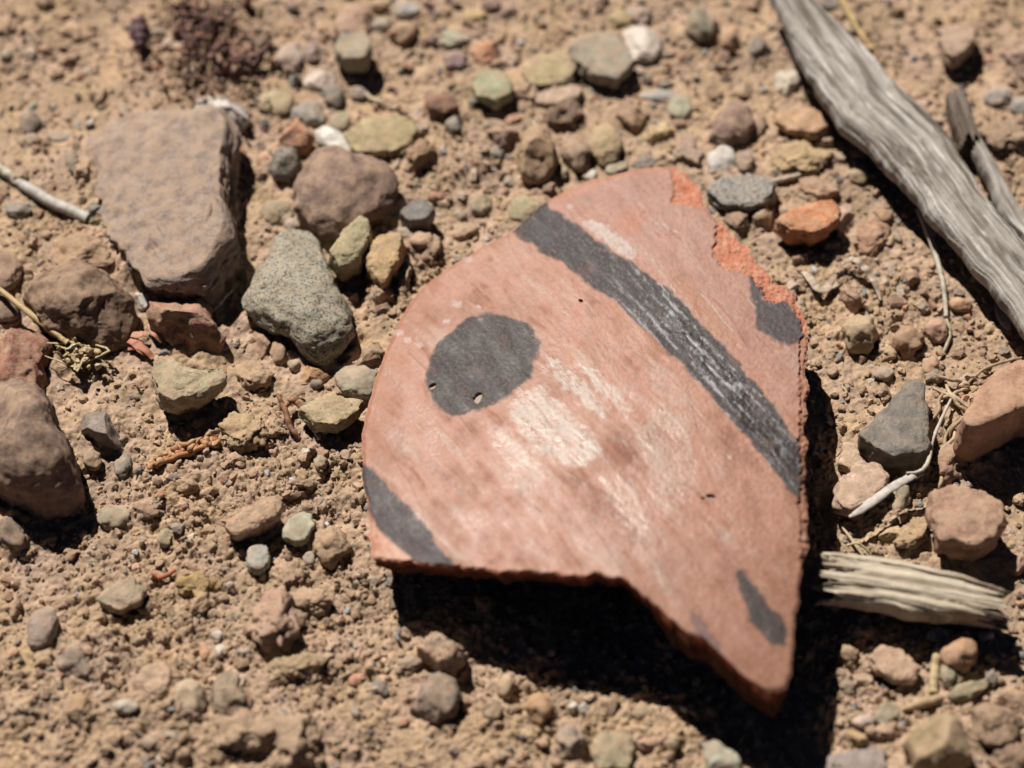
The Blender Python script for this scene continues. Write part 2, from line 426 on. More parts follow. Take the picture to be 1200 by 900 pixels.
base = lerp(base, alb((164, 100, 76)), sstep(.25, 1.0, .45 * st3 + .9 * mid) * .42)
base = lerp(base, alb((232, 196, 176)), sstep(.3, 1.0, -.45 * st3 + .8 * mid) * .34)
# pinker, greyer slip at the upper right; oranger clay lower down and at the left edge
ur = sstep(-40, 60, (px - 640) * .62 - (py - 240) * .78 - 0)
base = lerp(base, alb((205, 160, 146)), ur * (.55 + .25 * mid).clip(0, 1))
lw = sstep(560, 760, py) * sstep(640, 800, px)
base = lerp(base, alb((196, 142, 114)), lw * .55)
lf = 1 - sstep(0, 55, px - 424 - (py < 500) * (500 - py) * .35)
base = lerp(base, alb((212, 146, 114)), lf.clip(0, 1) * .6)
# salmon stain beside the pale patch and along the band's upper side
base = lerp(base, alb((222, 150, 122)), soft([(720, 255), (745, 240), (757, 255), (748, 272), (725, 275)], 6, 6, 1) * .7)
base = lerp(base, alb((206, 142, 98)), soft([(785, 320), (800, 325), (845, 380), (860, 400), (842, 395), (805, 355)], 7, 6, 2) * .6)
# worn pale patches
pale = alb((234, 214, 200))
wear = sstep(-.45, .35, .7 * st2 + .8 * fi + .7 * mid)
for i, (P, a) in enumerate([
    ([(640, 418), (655, 420), (690, 452), (713, 480), (706, 490), (680, 470), (650, 442)], .85),
    ([(672, 425), (690, 430), (728, 462), (742, 478), (735, 486), (705, 462)], .75),
    ([(595, 476), (612, 458), (632, 453), (655, 470), (675, 490), (700, 515), (705, 530), (685, 545), (660, 545), (635, 528), (610, 505)], .9),
    ([(572, 500), (595, 503), (620, 525), (640, 560), (625, 585), (598, 560)], .6),
    ([(748, 500), (772, 475), (800, 490), (815, 540), (810, 580), (780, 600), (760, 560)], .5),
    ([(700, 560), (740, 560), (760, 600), (758, 640), (725, 610)], .45),
    ([(640, 600), (690, 590), (725, 640), (740, 668), (690, 660)], .3),
    ([(755, 430), (775, 435), (800, 470), (790, 480), (765, 455)], .5),
    ([(842, 622), (858, 624), (860, 635), (846, 637)], .8),
    ([(745, 640), (800, 640), (800, 690), (770, 700)], .25)]):
    base = lerp(base, pale, soft(P, 1.8 if i < 3 else 4, 5 if i < 3 else 7, 10 + i) * np.clip(a * (1.05 if i < 3 else .8) * (.35 + .65 * wear) * sstep(-.9, .2, st3 + .4), 0, 1))
base = lerp(base, alb((236, 214, 204)), soft([(680, 260), (694, 256), (716, 270), (740, 288), (750, 302), (738, 304), (716, 290), (698, 276)], 2, 4, 30) * (.75 + .25 * wear))
# dark brown rubbed streaks
for i, (P, a) in enumerate([
    ([(715, 506), (735, 505), (752, 535), (757, 555), (742, 553), (725, 530)], .75),
    ([(672, 560), (700, 565), (735, 600), (762, 640), (745, 640), (705, 605)], .65),
    ([(462, 500), (475, 505), (470, 530), (462, 525)], .6), ([(490, 530), (520, 550), (540, 575), (520, 570), (495, 545)], .5),
    ([(850, 500), (870, 520), (895, 545), (900, 560), (870, 545), (850, 520)], .5), ([(870, 570), (890, 590), (895, 625), (880, 610)], .4),
    ([(575, 575), (600, 605), (615, 628), (600, 615), (578, 590)], .5), ([(760, 665), (790, 640), (800, 650), (790, 680)], .35)]):
    base = lerp(base, alb((158, 98, 76)), soft(P, 6, 6, 40 + i) * a * (.5 + .5 * sstep(-.4, .5, fi + mid)))
# fine incised scratches, along the strokes
rs = np.random.RandomState(5)
for i in range(34):
    x0, y0 = rs.uniform(450, 900), rs.uniform(300, 760); L_ = rs.uniform(30, 110); an = R_(rs.normal(50, 9))
    d = np.abs(-(px - x0) * math.sin(an) + (py - y0) * math.cos(an) + 3 * vn2(al / 40, ac / 40, 60 + i)); t = (px - x0) * math.cos(an) + (py - y0) * math.sin(an)
    s = (1 - sstep(.5, 1.5, d)) * ((t > 0) & (t < L_)) * rs.uniform(.25, .6)
    base = lerp(base, alb((165, 105, 82)) if i % 3 else pale, s)
# little white flecks
for (x, y, r_) in [(466, 390, 4), (478, 398, 3.5), (492, 405, 4), (548, 303, 4), (536, 357, 4), (560, 360, 3), (523, 377, 3), (613, 525, 2), (668, 242, 2.5), (856, 536, 1.5)]:
    d = np.hypot((px - x) / 1.5, py - y) + 2.2 * fi + 1.2 * mid
    base = lerp(base, alb((240, 205, 195)), (1 - sstep(r_ * .6, r_ * 1.2, d)) * .85)
# black-brown paint: disc, band, corner, dash, sliver, blotch
DARK = [("disc", [(499, 438), (503, 420), (512, 403), (528, 387), (548, 374), (570, 367), (592, 368), (612, 375), (627, 388), (632, 403), (629, 422), (620, 442), (606, 458), (588, 470), (566, 479), (545, 486), (530, 487), (514, 477), (503, 462)], (66, 60, 60), .97),
        ("band", [(634, 232), (648, 245), (680, 265), (700, 282), (722, 297), (742, 308), (765, 325), (792, 347), (830, 387), (870, 430), (900, 468), (922, 498), (936, 520), (949, 545), (949, 592), (938, 590), (922, 572), (899, 541), (870, 508), (850, 482), (820, 452), (795, 424), (768, 398), (738, 370), (702, 341), (660, 310), (628, 290), (598, 272)], (60, 56, 60), .97),
        ("corner", [(420, 536), (428, 544), (450, 563), (480, 596), (505, 626), (522, 650), (537, 664), (520, 666), (500, 660), (480, 652), (455, 632), (438, 612), (430, 590), (420, 560)], (72, 67, 74), .95),
        ("dash", [(862, 672), (867, 668), (873, 670), (886, 690), (898, 706), (916, 722), (922, 738), (918, 756), (906, 757), (892, 744), (880, 730), (873, 705), (865, 688)], (72, 66, 68), .95),
        ("sliver", [(804, 710), (812, 716), (826, 732), (842, 752), (854, 775), (846, 778), (836, 768), (822, 752), (814, 735)], (142, 112, 112), .75),
        ("blotch", [(876, 322), (892, 326), (897, 340), (893, 350), (905, 352), (920, 352), (936, 372), (944, 392), (943, 405), (925, 403), (905, 396), (888, 388), (884, 362)], (76, 72, 78), .94)]
dk = np.zeros(len(px)); glz = np.zeros(len(px))
for i, (nm_, P, c_, a) in enumerate(DARK):
    s = soft(P, 2.4, 3.2, 80 + i, 18.) * a
    s = s * (1 - .8 * sstep(.55, 1.0, .8 * fb2(px / 9, py / 9, 4, 340 + i) + .35 * st2) * sstep(-14, 0, sd_poly(px, py, P)))
    pc = np.tile(alb(c_), (len(px), 1))
    g_ = sstep(-.1, .9, .9 * fb2(px / 3.4, py / 3.4, 3, 310) + .6 * fb2(al / 14, ac / 4, 3, 311) + .5 * mid)
    pc = lerp(pc, alb((138, 128, 126)), g_ * .45)
    pc = lerp(pc, alb((140, 104, 92)), sstep(.3, 1.0, fb2(al / 40, acw / 14, 4, 345 + i) - .2 * fi) * .5)
    pc = lerp(pc, alb((62, 56, 58)), sstep(.3, 1.1, mid - .3 * fi) * .45)
    if nm_ == 'band':      # silvery sheen put into the pigment as rubbed streaks, lower half
        pc = lerp(pc, alb((196, 196, 200)), sstep(.05, .9, fb2(al / 45, ac / 6, 4, 333) + .45 * fi + .3 * mid) * sstep(670, 790, px) * (1 - .5 * sstep(860, 930, px)) * .95)
    base = base * (1 - s)[:, None] + pc * s[:, None]
    dk = np.maximum(dk, s)
# bare orange clay: chipped rim at the upper right, crumbling right edge, lower left corner
P_CH = [[(786, 192), (805, 196), (820, 215), (828, 245), (815, 242), (800, 238), (787, 240), (790, 218)],
        [(840, 255), (858, 268), (880, 288), (886, 305), (902, 318), (906, 332), (896, 345), (880, 325), (868, 318), (850, 316), (836, 302), (838, 285)],
        [(902, 328), (922, 332), (936, 345), (945, 372), (950, 395), (942, 405), (940, 382), (930, 362), (922, 352), (905, 354), (894, 348)],
        [(936, 395), (952, 395), (952, 690), (940, 665), (939, 620), (936, 590), (940, 560), (936, 520), (938, 470), (936, 430)],
        [(640, 232), (700, 200), (790, 190), (790, 199), (745, 204), (705, 216), (660, 236)],
        [(426, 596), (436, 612), (455, 634), (490, 660), (540, 668), (440, 668), (426, 640)],
        [(540, 662), (640, 668), (735, 676), (748, 690), (744, 700), (640, 682), (540, 672)]]
chip = np.zeros(len(px))
for i, P in enumerate(P_CH):
    s = soft(P, 1.6, [2.5, 3, 3, 4, 3, 3, 4][i], 120 + i, 7.); a = [1, 1, 1, .8, .6, .75, .7][i]
    c0 = [(240, 142, 108), (242, 146, 112), (236, 136, 104), (200, 126, 98), (226, 146, 118), (250, 178, 146), (222, 136, 102)][i]
    pc = lerp(np.tile(alb(c0) * .8 + .2 * SOIL, (len(px), 1)), SOIL * 1.1, sstep(.0, .8, fb2(px / 9, py / 9, 4, 350)) * .45); pc = lerp(pc, alb((190, 100, 66)), sstep(.2, 1.0, mid + .5 * fi) * .6)
    base = base * (1 - s * a)[:, None] + pc * (s * a)[:, None]
    if i < 4: chip = np.maximum(chip, s)
# small pits in the disc and on the face, each a real dent with pale clay in it
dent = np.zeros(len(px))
for (x, y, rx, ry, an) in [(507, 453, 5.5, 3, -35), (560, 467, 5, 8, 28), (681, 353, 3, 2, 20), (824, 584, 2, 2, 0), (833, 582, 6, 3, 10),]:
    a = R_(an); dx, dy = px - x, py - y; d = np.hypot((dx * math.cos(a) + dy * math.sin(a)) / rx, (-dx * math.sin(a) + dy * math.cos(a)) / ry) + .15 * fi
    s = 1 - sstep(.7, 1.0, d); dent = np.maximum(dent, s)
    if ry > 2.5 and rx > 3: base = lerp(base, alb((222, 198, 184)), s * .9)
base = np.clip(base * (1 + .11 * fi + .03 * st2 + .08 * mid)[:, None], .01, .9)
worn = np.zeros(len(px))
for P in ([(640, 418), (655, 420), (690, 452), (713, 480), (706, 490), (680, 470), (650, 442)], [(672, 425), (690, 430), (728, 462), (742, 478), (735, 486), (705, 462)], [(595, 476), (612, 458), (632, 453), (655, 470), (675, 490), (700, 515), (705, 530), (685, 545), (660, 545), (635, 528), (610, 505)],
          [(572, 500), (595, 503), (620, 525), (640, 560), (625, 585), (598, 560)], [(748, 500), (772, 475), (800, 490), (815, 540), (810, 580), (780, 600), (760, 560)], [(700, 560), (740, 560), (760, 600), (758, 640), (725, 610)], [(740, 360), (800, 400), (860, 480), (930, 575), (938, 530), (880, 450), (800, 370)]):
    worn = np.maximum(worn, soft(P, 6, 8, 77))
rgh_ = np.clip(.56 + .12 * mid + .08 * fi - .07 * st1 - .14 * worn + .05 * st3 + .09 * dk - .12 * dk * worn + .4 * chip, .26, .95)
# height: bowl curve plus wear; the chips sit a little below the skin
hh = sherd_h(px, py) + .9 * mo + .45 * st1 + .14 * st2 + .2 * fi + .25 * mid - chip * (3.2 + 2.2 * mid + 1.6 * fi) - dent * 4.0
rim = np.tile(q[:, None], (1, NB)).ravel(); hh -= 2.0 * sstep(.985, 1.0, rim)
PV = ray(px, py, hh * U)
o0 = np.array([PV[:, 0].mean(), PV[:, 1].mean(), 0.0])
sherd = empty('pottery_sherd', tuple(o0), 'broken reddish pottery sherd painted with a dark disc and dark band', 'pottery sherd')
J = np.arange(NR * NB).reshape(NR, NB); Jn = np.roll(J, -1, 1)
F = np.stack([J[:-1].ravel(), J[1:].ravel(), Jn[1:].ravel(), Jn[:-1].ravel()], 1)[:, ::-1]
def up_faces(v, f):
    a, b, c = v[f[:, 0]], v[f[:, 1]], v[f[:, 2]]
    return f if np.cross(b - a, c - a)[:, 2].sum() > 0 else f[:, ::-1]
fc = link('painted_face', make_mesh('painted_face', PV - o0, up_faces(PV, F), True, np.concatenate([base, rgh_[:, None]], 1)), M['face'], sherd)
tag(fc, 'weathered pink face with dark painted disc, band and dash', None)
# broken edge: wall from the rim of the face down to the inner face
T = 31.0
ce = PV[-NB:]; rxy = (ce - PV.mean(0)); rxy[:, 2] = 0; rxy /= np.linalg.norm(rxy, axis=1)[:, None]
gx_, gy_ = 1.0, 1.0
eps = 4.0
pc0 = ray([700, 700 + eps, 700], [490, 490, 490 + eps], sherd_h(np.array([700, 700 + eps, 700.]), np.array([490, 490, 490 + eps])) * U)
nrm = np.cross(pc0[1] - pc0[0], pc0[2] - pc0[0]); nrm *= np.sign(nrm[2]) / np.linalg.norm(nrm)
TIPM = sstep(745, 790, B[:, 0]) * sstep(690, 720, B[:, 1]) * (1 - sstep(900, 925, B[:, 0]))
NE = 16; ss = np.arange(NB) / 7.0
rows = []; cols = []
for k in range(NE + 1):
    t = k / NE
    rgh = (3.2 * fb2(ss * .45, np.full(NB, t * 2.5), 4, 150) + .5 * fb2(ss * 1.7, np.full(NB, t * 9), 2, 151)) * min(1, t * 4)
    inset = 5.0 * math.sin(t * math.pi) * -.4 + 13.0 * t - 22.0 * t * TIPM
    p = ce - nrm * (T * t * U) + rxy * ((rgh - inset) * U)[:, None]
    rows.append(p); n_ = fb2(ss / 2, np.full(NB, t * 3), 3, 152)
    c_ = lerp(np.tile(alb((214, 120, 84)), (NB, 1)), alb((150, 82, 56)), sstep(-.3, .8, n_)); c_ = lerp(c_, alb((104, 66, 52)), np.full(NB, .9 * float(sstep(.12, .4, np.array(t)))))  # shade painted into the wall: colour darkens below the orange rim
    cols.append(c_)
EV = np.concatenate(rows); JE = np.arange((NE + 1) * NB).reshape(NE + 1, NB); JEn = np.roll(JE, -1, 1)
FE = np.stack([JE[:-1].ravel(), JE[1:].ravel(), JEn[1:].ravel(), JEn[:-1].ravel()], 1)
cm = EV[FE[:, 0]]; nn = np.cross(EV[FE[:, 1]] - cm, EV[FE[:, 2]] - cm)
if (nn * (cm - PV.mean(0))).sum() < 0: FE = FE[:, ::-1]
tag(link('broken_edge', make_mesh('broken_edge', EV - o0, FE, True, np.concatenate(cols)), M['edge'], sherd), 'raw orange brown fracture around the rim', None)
IQ = np.linspace(0, 1, 60); last = rows[-1]; inn = []
base_in = PV.reshape(NR, NB, 3)
for k in IQ:
    r_ = base_in[int(round(k ** 1.25 * (NR - 1)))] - nrm * (T * U); d_ = last - (ce - nrm * (T * U)); inn.append(r_ + d_ * k ** 4)
IV = np.concatenate(inn); JI = np.arange(60 * NB).reshape(60, NB); JIn = np.roll(JI, -1, 1)
FI = np.stack([JI[1:-1].ravel(), JI[2:].ravel(), JIn[2:].ravel(), JIn[1:-1].ravel()], 1)
FI = up_faces(IV, FI)[:, ::-1]
tag(link('inner_face', make_mesh('inner_face', IV - o0, FI, True, np.tile(alb((170, 110, 84)), (len(IV), 1))), M['edge'], sherd), None, None)
OCC.append(OUT)

# ------------------------------------------------------------------ weathered wood
def polyint(P, s):
    P = np.array(P, float); sl = np.r_[0, np.cumsum(np.hypot(*np.diff(P[:, :2], axis=0).T))]; sl /= sl[-1]
    return np.stack([np.interp(s, sl, P[:, j]) for j in range(P.shape[1])], 1)
def wood(name, left, right, H, zlift, cols, label, cat, k, groove=3.0, ragged=14, ns=420, nt=150, fibre=1.0, thick=.62):
    s = np.linspace(0, 1, ns); Lp, Rp = polyint(left, s), polyint(right, s)
    z0 = (zlift + .55 * H) * U
    Lw, Rw = ray(Lp[:, 0], Lp[:, 1], np.full(ns, z0)), ray(Rp[:, 0], Rp[:, 1], np.full(ns, z0))
    ctr = (Lw + Rw) / 2; side = (Rw - Lw) / 2; wd = np.linalg.norm(side, axis=1); side /= wd[:, None]
    kk = np.exp(-.5 * (np.arange(-10, 11) / 5.) ** 2); kk /= kk.sum()
    tg = np.gradient(ctr, axis=0); tg /= np.linalg.norm(tg, axis=1)[:, None]
    g0 = np.array([gh1(*c[:2]) for c in ctr[::20]]); gz = np.interp(np.arange(ns), np.arange(0, ns, 20), g0); gz = gz * .0 + np.mean(g0)
    th = np.linspace(0, 2 * math.pi, nt, endpoint=False)
    length = np.linalg.norm(np.diff(ctr, axis=0), axis=1).sum() / U
    SS, TT = np.meshgrid(s, th, indexing='ij'); sp = SS * length
    cx = np.sign(np.cos(TT)) * np.abs(np.cos(TT)) ** .8; cz = np.sign(np.sin(TT)) * np.abs(np.sin(TT)) ** .6
    wpx = (wd / U)[:, None]
    a_ = cx * wpx
    fx = a_ / 6.0 + .05 * sp / 6
    wv = 3 * vn2(sp / 120, a_ / 30, k)
    gr = np.abs(fb2((a_ + wv) / (9 * fibre), sp / 260, 3, k + 1)) ; gr2 = np.abs(fb2((a_ + wv) / (3.2 * fibre), sp / 110, 3, k + 2)); lump = .8 * fb2(sp / 130, a_ / 26, 4, k + 3)
    crack = 1 - sstep(.0, .09, np.abs(vn2((a_ + wv) / (17 * fibre), sp / 420, k + 4)))
    dz = -groove * (1.2 - gr) * .8 - groove * .5 * (1 - gr2) + 3.0 * lump - groove * 2.0 * crack
    edge_n = 5.0 * fb2(sp / 70, np.sign(cx) * 3.0, 3, k + 5) + .9 * fb2(sp / 14, np.sign(cx) * 5.0, 2, k + 6)
    lat = a_ + np.abs(cx) ** 2 * np.sign(cx) * edge_n
    hz = H * (.45 + .55 * cz) * (1 if thick is None else 1)
    hz = np.where(cz > 0, hz + dz * np.clip(cz * 2, 0, 1), hz)
    endn = ragged * fb2(lat / 5.0, hz / 8.0 + 0 * lat, 3, k + 7)
    e0 = np.clip(1 - sp / 40, 0, 1); e1 = np.clip(1 - (length - sp) / 40, 0, 1)
    along = (endn + .0) * (e0 * -1 + e1)
    P_ = ctr[:, None, :] * np.array([1, 1, 0]) + side[:, None, :] * (lat * U)[..., None] + tg[:, None, :] * (along * U)[..., None] * np.array([1, 1, 0])
    P_[..., 2] = gz[:, None] + (zlift + hz) * U
    v = P_.reshape(-1, 3)
    alb = lambda q_: lin(q_) * .72
    c = np.tile(alb(cols[0]), (ns * nt, 1)); fl = lambda q_: q_.ravel()
    c = lerp(c, alb(cols[1]), fl(sstep(-.25, .5, fb2((a_ + wv) / (12 * fibre), sp / 120, 4, k + 8))))
    c = lerp(c, alb(cols[2]), fl(sstep(.15, .8, fb2((a_ + wv) / (6 * fibre), sp / 90, 4, k + 9))) * .8)
    c = lerp(c, alb(cols[3]), fl(sstep(.45, .05, gr2) * sstep(.35, .0, gr)) * .4)
    c = lerp(c, alb(cols[3]), fl(crack) * .6)
    Jw = np.arange(ns * nt).reshape(ns, nt); Jm = np.roll(Jw, -1, 1)
    f = np.stack([Jw[:-1].ravel(), Jw[1:].ravel(), Jm[1:].ravel(), Jm[:-1].ravel()], 1)
    # end caps: rings drawn in towards a hollowed middle
    vs_, cs_, fs_ = [v], [c], [f]; off = len(v)
    for (ring, sg, tgv) in ((0, -1, tg[0]), (ns - 1, 1, tg[-1])):
        rv = P_[ring]; m = rv.mean(0); prev = Jw[ring]
        for t in (.8, .6, .4, .2, .03):
            nv = m + (rv - m) * t + np.random.RandomState(k + ring).normal(size=rv.shape) * U * .8 - sg * tgv * (1 - t) * 6 * U
            idx = np.arange(off, off + nt); off += nt; vs_.append(nv); cs_.append(np.tile(alb(cols[1]) * .8, (nt, 1)))
            fs_.append(np.stack([prev, np.roll(prev, -1), np.roll(idx, -1), idx], 1)); prev = idx
    v = np.concatenate(vs_); c = np.concatenate(cs_); f = np.concatenate(fs_)
    o = v[:, :].mean(0); o[2] = v[:, 2].min()
    ob = link(name, make_mesh(name, v - o, f, True, c), M['wood'], None, tuple(o))
    tag(ob, label, cat); OCC.append(list(map(tuple, left)) + list(map(tuple, right))[::-1])
    return ob
GREY = [(180, 173, 165), (128, 118, 109), (230, 225, 218), (70, 59, 51)]
wood('driftwood', [(898, -14), (915, 22), (936, 70), (962, 112), (985, 150), (1012, 172), (1035, 192), (1056, 215), (1080, 240), (1120, 288), (1162, 342), (1205, 392), (1270, 465)],
     [(938, -18), (962, 12), (1000, 45), (1028, 70), (1055, 105), (1082, 130), (1105, 152), (1124, 182), (1150, 222), (1180, 265), (1212, 300), (1250, 350), (1320, 440)], 38, 34, GREY,
     'long weathered grey slab of wood lying across the upper right corner', 'driftwood', 500, 3.0, 10)
wood('bark_strip', [(1140, 176), (1150, 200), (1166, 232), (1186, 268), (1215, 310)], [(1152, 170), (1170, 200), (1186, 232), (1206, 262), (1240, 300)], 30, 14, GREY,
     'thin splintered grey strip running along the right side of the big wood slab', 'wood splinter', 530, 2.5, 8, ns=160, nt=70)
wood('wood_knot', [(1108, 116), (1112, 135), (1118, 155), (1126, 172)], [(1128, 108), (1136, 130), (1142, 150), (1150, 168)], 42, 2, [(140, 126, 114), (108, 94, 84), (172, 160, 148), (54, 44, 40)],
     'knobbly dark grey knot of wood against the right edge of the big slab', 'wood knot', 550, 4.5, 8, ns=90, nt=70)
wood('wood_stub', [(968, 708), (1010, 713), (1070, 722), (1120, 728), (1163, 733)], [(968, 652), (1010, 656), (1065, 664), (1110, 674), (1168, 694)], 42, 22, [(208, 194, 172), (176, 158, 136), (236, 226, 208), (70, 52, 38)],
     'short straw coloured stub of split wood jutting from under the sherd', 'wood stub', 570, 3.6, 22, ns=260, nt=160, fibre=1.1)

# ------------------------------------------------------------------ twigs, straws and shreds
def curve(pts, n):
    P = np.array(pts, float); m = len(P); out = []
    for i in range(m - 1):
        p0, p1, p2, p3 = P[max(i - 1, 0)], P[i], P[i + 1], P[min(i + 2, m - 1)]
        for t in np.linspace(0, 1, n, endpoint=False):
            out.append(.5 * ((2 * p1) + (-p0 + p2) * t + (2 * p0 - 5 * p1 + 4 * p2 - p3) * t * t + (-p0 + 3 * p1 - 3 * p2 + p3) * t ** 3))
    out.append(P[-1]); return np.array(out)
def tube(pts, col, k=0, nseg=10, bump=.12, flat=1.0, n=10):
    """pts: (x px, y px, height px over the ground, radius px)"""
    Q = curve(pts, n); W = ray(Q[:, 0], Q[:, 1], Q[:, 2] * U); W[:, 2] = ground_h(W[:, 0], W[:, 1]) * .6 + Q[:, 2] * U
    tg = np.gradient(W, axis=0); tg /= np.linalg.norm(tg, axis=1)[:, None] + 1e-12
    a = np.cross(tg, [0, 0, 1.]); a /= np.linalg.norm(a, axis=1)[:, None] + 1e-12; b = np.cross(a, tg)
    th = np.linspace(0, 2 * math.pi, nseg, endpoint=False); r = Q[:, 3] * U
    v = []
    for i in range(len(Q)):
        rr = r[i] * (1 + bump * vn2(th * 1.2, np.full(nseg, i * .35), k))
        v.append(W[i] + a[i] * (np.cos(th) * rr)[:, None] + b[i] * (np.sin(th) * rr * flat)[:, None])
    v = np.concatenate(v); m = len(Q); Jt = np.arange(m * nseg).reshape(m, nseg); Jn_ = np.roll(Jt, -1, 1)
    f = [tuple(x) for x in np.stack([Jt[:-1].ravel(), Jn_[:-1].ravel(), Jn_[1:].ravel(), Jt[1:].ravel()], 1)]
    f += [tuple(Jt[0]), tuple(Jt[-1][::-1])]
    ii = np.repeat(np.arange(m), nseg)
    c = 1.5 * alb(col)[None] * (1 + .18 * vn2(ii / 6.0, np.tile(th, m) * 2, k + 3))[:, None]
    return v, f, c
def merge(parts):
    V, F_, C_ = [], [], []; o = 0
    for (v, f, c) in parts:
        V.append(v); C_.append(c); F_ += [tuple(i + o for i in q_) for q_ in f]; o += len(v)
    return np.concatenate(V), F_, np.concatenate(C_)
def bits(name, parts, label, cat, parent=None, mt='straw', group=None):
    v, f, c = merge(parts)
    if parent is None:
        o = v.mean(0); o[2] = v[:, 2].min(); ob = link(name, make_mesh(name, v - o, f, True, c), M[mt], None, tuple(o)); tag(ob, label, cat, group)
    else:
        ob = link(name, make_mesh(name, v - np.array(parent.location), f, True, c), M[mt], parent); tag(ob, label, None)
    return ob
def lump(x, y, z, r, col, k, squash=1.0, lv=2):
    d, f = ICO[lv]; p = ray([x], [y], [z * U])[0]; p[2] += gh1(p[0], p[1]) * .6
    rq = np.random.RandomState(k * 13 + 1); v = d * (1 + .45 * fb3(d * 1.7 + k, 3, k))[:, None] * r * U * np.array([rq.uniform(.6, 1.5), rq.uniform(.6, 1.2), squash * rq.uniform(.6, 1.3)])
    a = rq.uniform(0, 6.28); c_, s_ = math.cos(a), math.sin(a); v = np.stack([v[:, 0] * c_ - v[:, 1] * s_, v[:, 0] * s_ + v[:, 1] * c_, v[:, 2]], 1) + p
    return v, [tuple(q_) for q_ in f], 1.45 * np.tile(alb(col), (len(v), 1)) * (1 + .15 * vn3(d * 2 + k, 5))[:, None]
def shred(pts, col, wpx, k=0, curl=.6):
    """a thin curled ribbon with a small thickness"""
    v, f, c = tube([(x, y, z, wpx * sc) for (x, y, z, sc) in pts], col, k, 12, .15, .16); return v, f, c

bits('stick', [tube([(20, 214, 5, 5), (34, 222, 9, 7), (60, 238, 10, 7), (84, 250, 10, 7.2), (105, 262, 9, 6.6)], (206, 200, 190), 1, 14, .06)], 'smooth pale grey stick at the left edge, left of the flat slab', 'stick')
bits('stick', [tube([(-20, 190, 6, 6), (0, 199, 7, 6.5), (18, 211, 5, 6)], (212, 200, 182), 2, 12)], 'short pale stick end touching the left edge of the photo', 'stick')
tw = empty('dried_stalk', tuple(ray([60], [380], [0])[0]), 'thin yellow dried stalk with a crumbly seed head beside the red stone', 'dried stalk')
bits('stem', [tube([(-15, 330, 26, 3), (10, 348, 30, 3.5), (35, 368, 30, 4), (60, 388, 28, 3.5), (80, 404, 26, 3.5)], (206, 178, 132), 3)], None, None, tw)
rs = np.random.RandomState(3)
bits('seed_head', [lump(92 + rs.normal(0, 12), 413 + rs.normal(0, 9) + i * .9, 20 + rs.normal(0, 5), rs.uniform(2, 5.5), [(206, 182, 140), (190, 160, 120), (222, 205, 175)][i % 3], i + 40, 1, 3) for i in range(18)] + [tube([(92 + rs.normal(0, 9), 412 + rs.normal(0, 7), 16, .6), (94 + rs.normal(0, 13), 414 + rs.normal(0, 10), 24, 2), (94 + rs.normal(0, 17), 416 + rs.normal(0, 13), 18, .6)], (204, 180, 138), 170 + i, 6, .3, .5, 4) for i in range(26)], None, None, tw)
bits('plant_shred', [shred([(142, 398, 10, .6), (155, 400, 14, 1), (168, 412, 12, 1), (176, 418, 8, .5)], (198, 128, 100), 6, 1), shred([(146, 390, 12, .5), (160, 394, 16, 1), (172, 392, 16, .8)], (206, 150, 120), 5, 2),
     shred([(150, 410, 8, .5), (165, 408, 14, 1), (180, 422, 10, .6)], (176, 110, 84), 5, 3), shred([(172, 380, 18, .5), (182, 392, 18, 1), (190, 402, 12, .6)], (200, 140, 112), 5, 4)], 'reddish shreds of dry plant between the brown cobble and pinkish stone', 'plant shred')
sp_ = []
for i in range(30):
    t = i / 29; x = 176 + 78 * t; y = 545 - 26 * t - 5 * math.sin(t * 3.1)
    sp_.append(lump(x + (-1) ** i * .6, y + (-1) ** i * 2.6, 9, 3.2 + 2.0 * math.sin(t * 2.8), [(200, 150, 108), (206, 172, 128), (188, 130, 92)][i % 3], 60 + i, .9))
sg = empty('dried_sprig', tuple(ray([215], [532], [0])[0]), 'orange brown scaly sprig lying on the soil under the tan stone', 'dried sprig')
bits('stem', [tube([(172, 547, 8, 2.2), (195, 540, 9, 3), (225, 530, 9, 3.5), (258, 518, 9, 3)], (196, 136, 88), 5)], None, None, sg); bits('scales', sp_, None, None, sg)
bits('straw', [tube([(1076, 246, 14, 3), (1084, 262, 14, 4), (1094, 292, 12, 3.6), (1102, 322, 11, 3.2), (1107, 350, 9, 3), (1109, 372, 8, 2.6)], (206, 196, 178), 8)], 'thin pale straw standing out from under the big wood slab', 'straw')
bits('straw', [tube([(1109, 376, 6, 2.2), (1113, 392, 6, 2.5), (1108, 408, 5, 2.2), (1098, 426, 3, 1.5)], (196, 180, 156), 9)], 'short pale straw below the pinkish round pebble near the slab', 'straw')
bits('straw', [tube([(982, -8, 6, 3), (995, 18, 7, 3.4), (1008, 40, 7, 3.2), (1021, 60, 6, 2.4)], (212, 182, 124), 10)], 'yellow straw beside the top end of the big wood slab', 'straw')
bits('straw', [tube([(995, 606, 30, 1.5), (1012, 596, 36, 5), (1040, 577, 40, 5.5), (1062, 562, 38, 5), (1081, 553, 34, 3.5)], (214, 204, 196), 11, 12, .2, .35)], 'shiny silvery flat straw in front of the dark slate stone', 'straw')
bits('straw', [tube([(1062, 555, 40, 1.5), (1080, 551, 38, 2.4), (1088, 540, 36, 2.6), (1093, 515, 28, 2.2), (1104, 490, 20, 2), (1114, 470, 12, 1.6)], (206, 196, 180), 12)], 'thin bent straw curving up the right side of the slate stone', 'straw')
bits('straw', [tube([(1101, 756, 10, 4.5), (1097, 770, 9, 5), (1094, 795, 8, 5), (1093, 815, 7, 5)], (204, 180, 138), 13, 10, .15, .7)], 'short yellow straw beside the orange tan pebble, below the wood stub', 'straw')
bits('straw', [tube([(1057, 834, 4, 3), (1080, 826, 8, 6), (1105, 820, 5, 4)], (196, 168, 134), 14)], 'short tan straw lying level under the yellow upright one', 'straw')
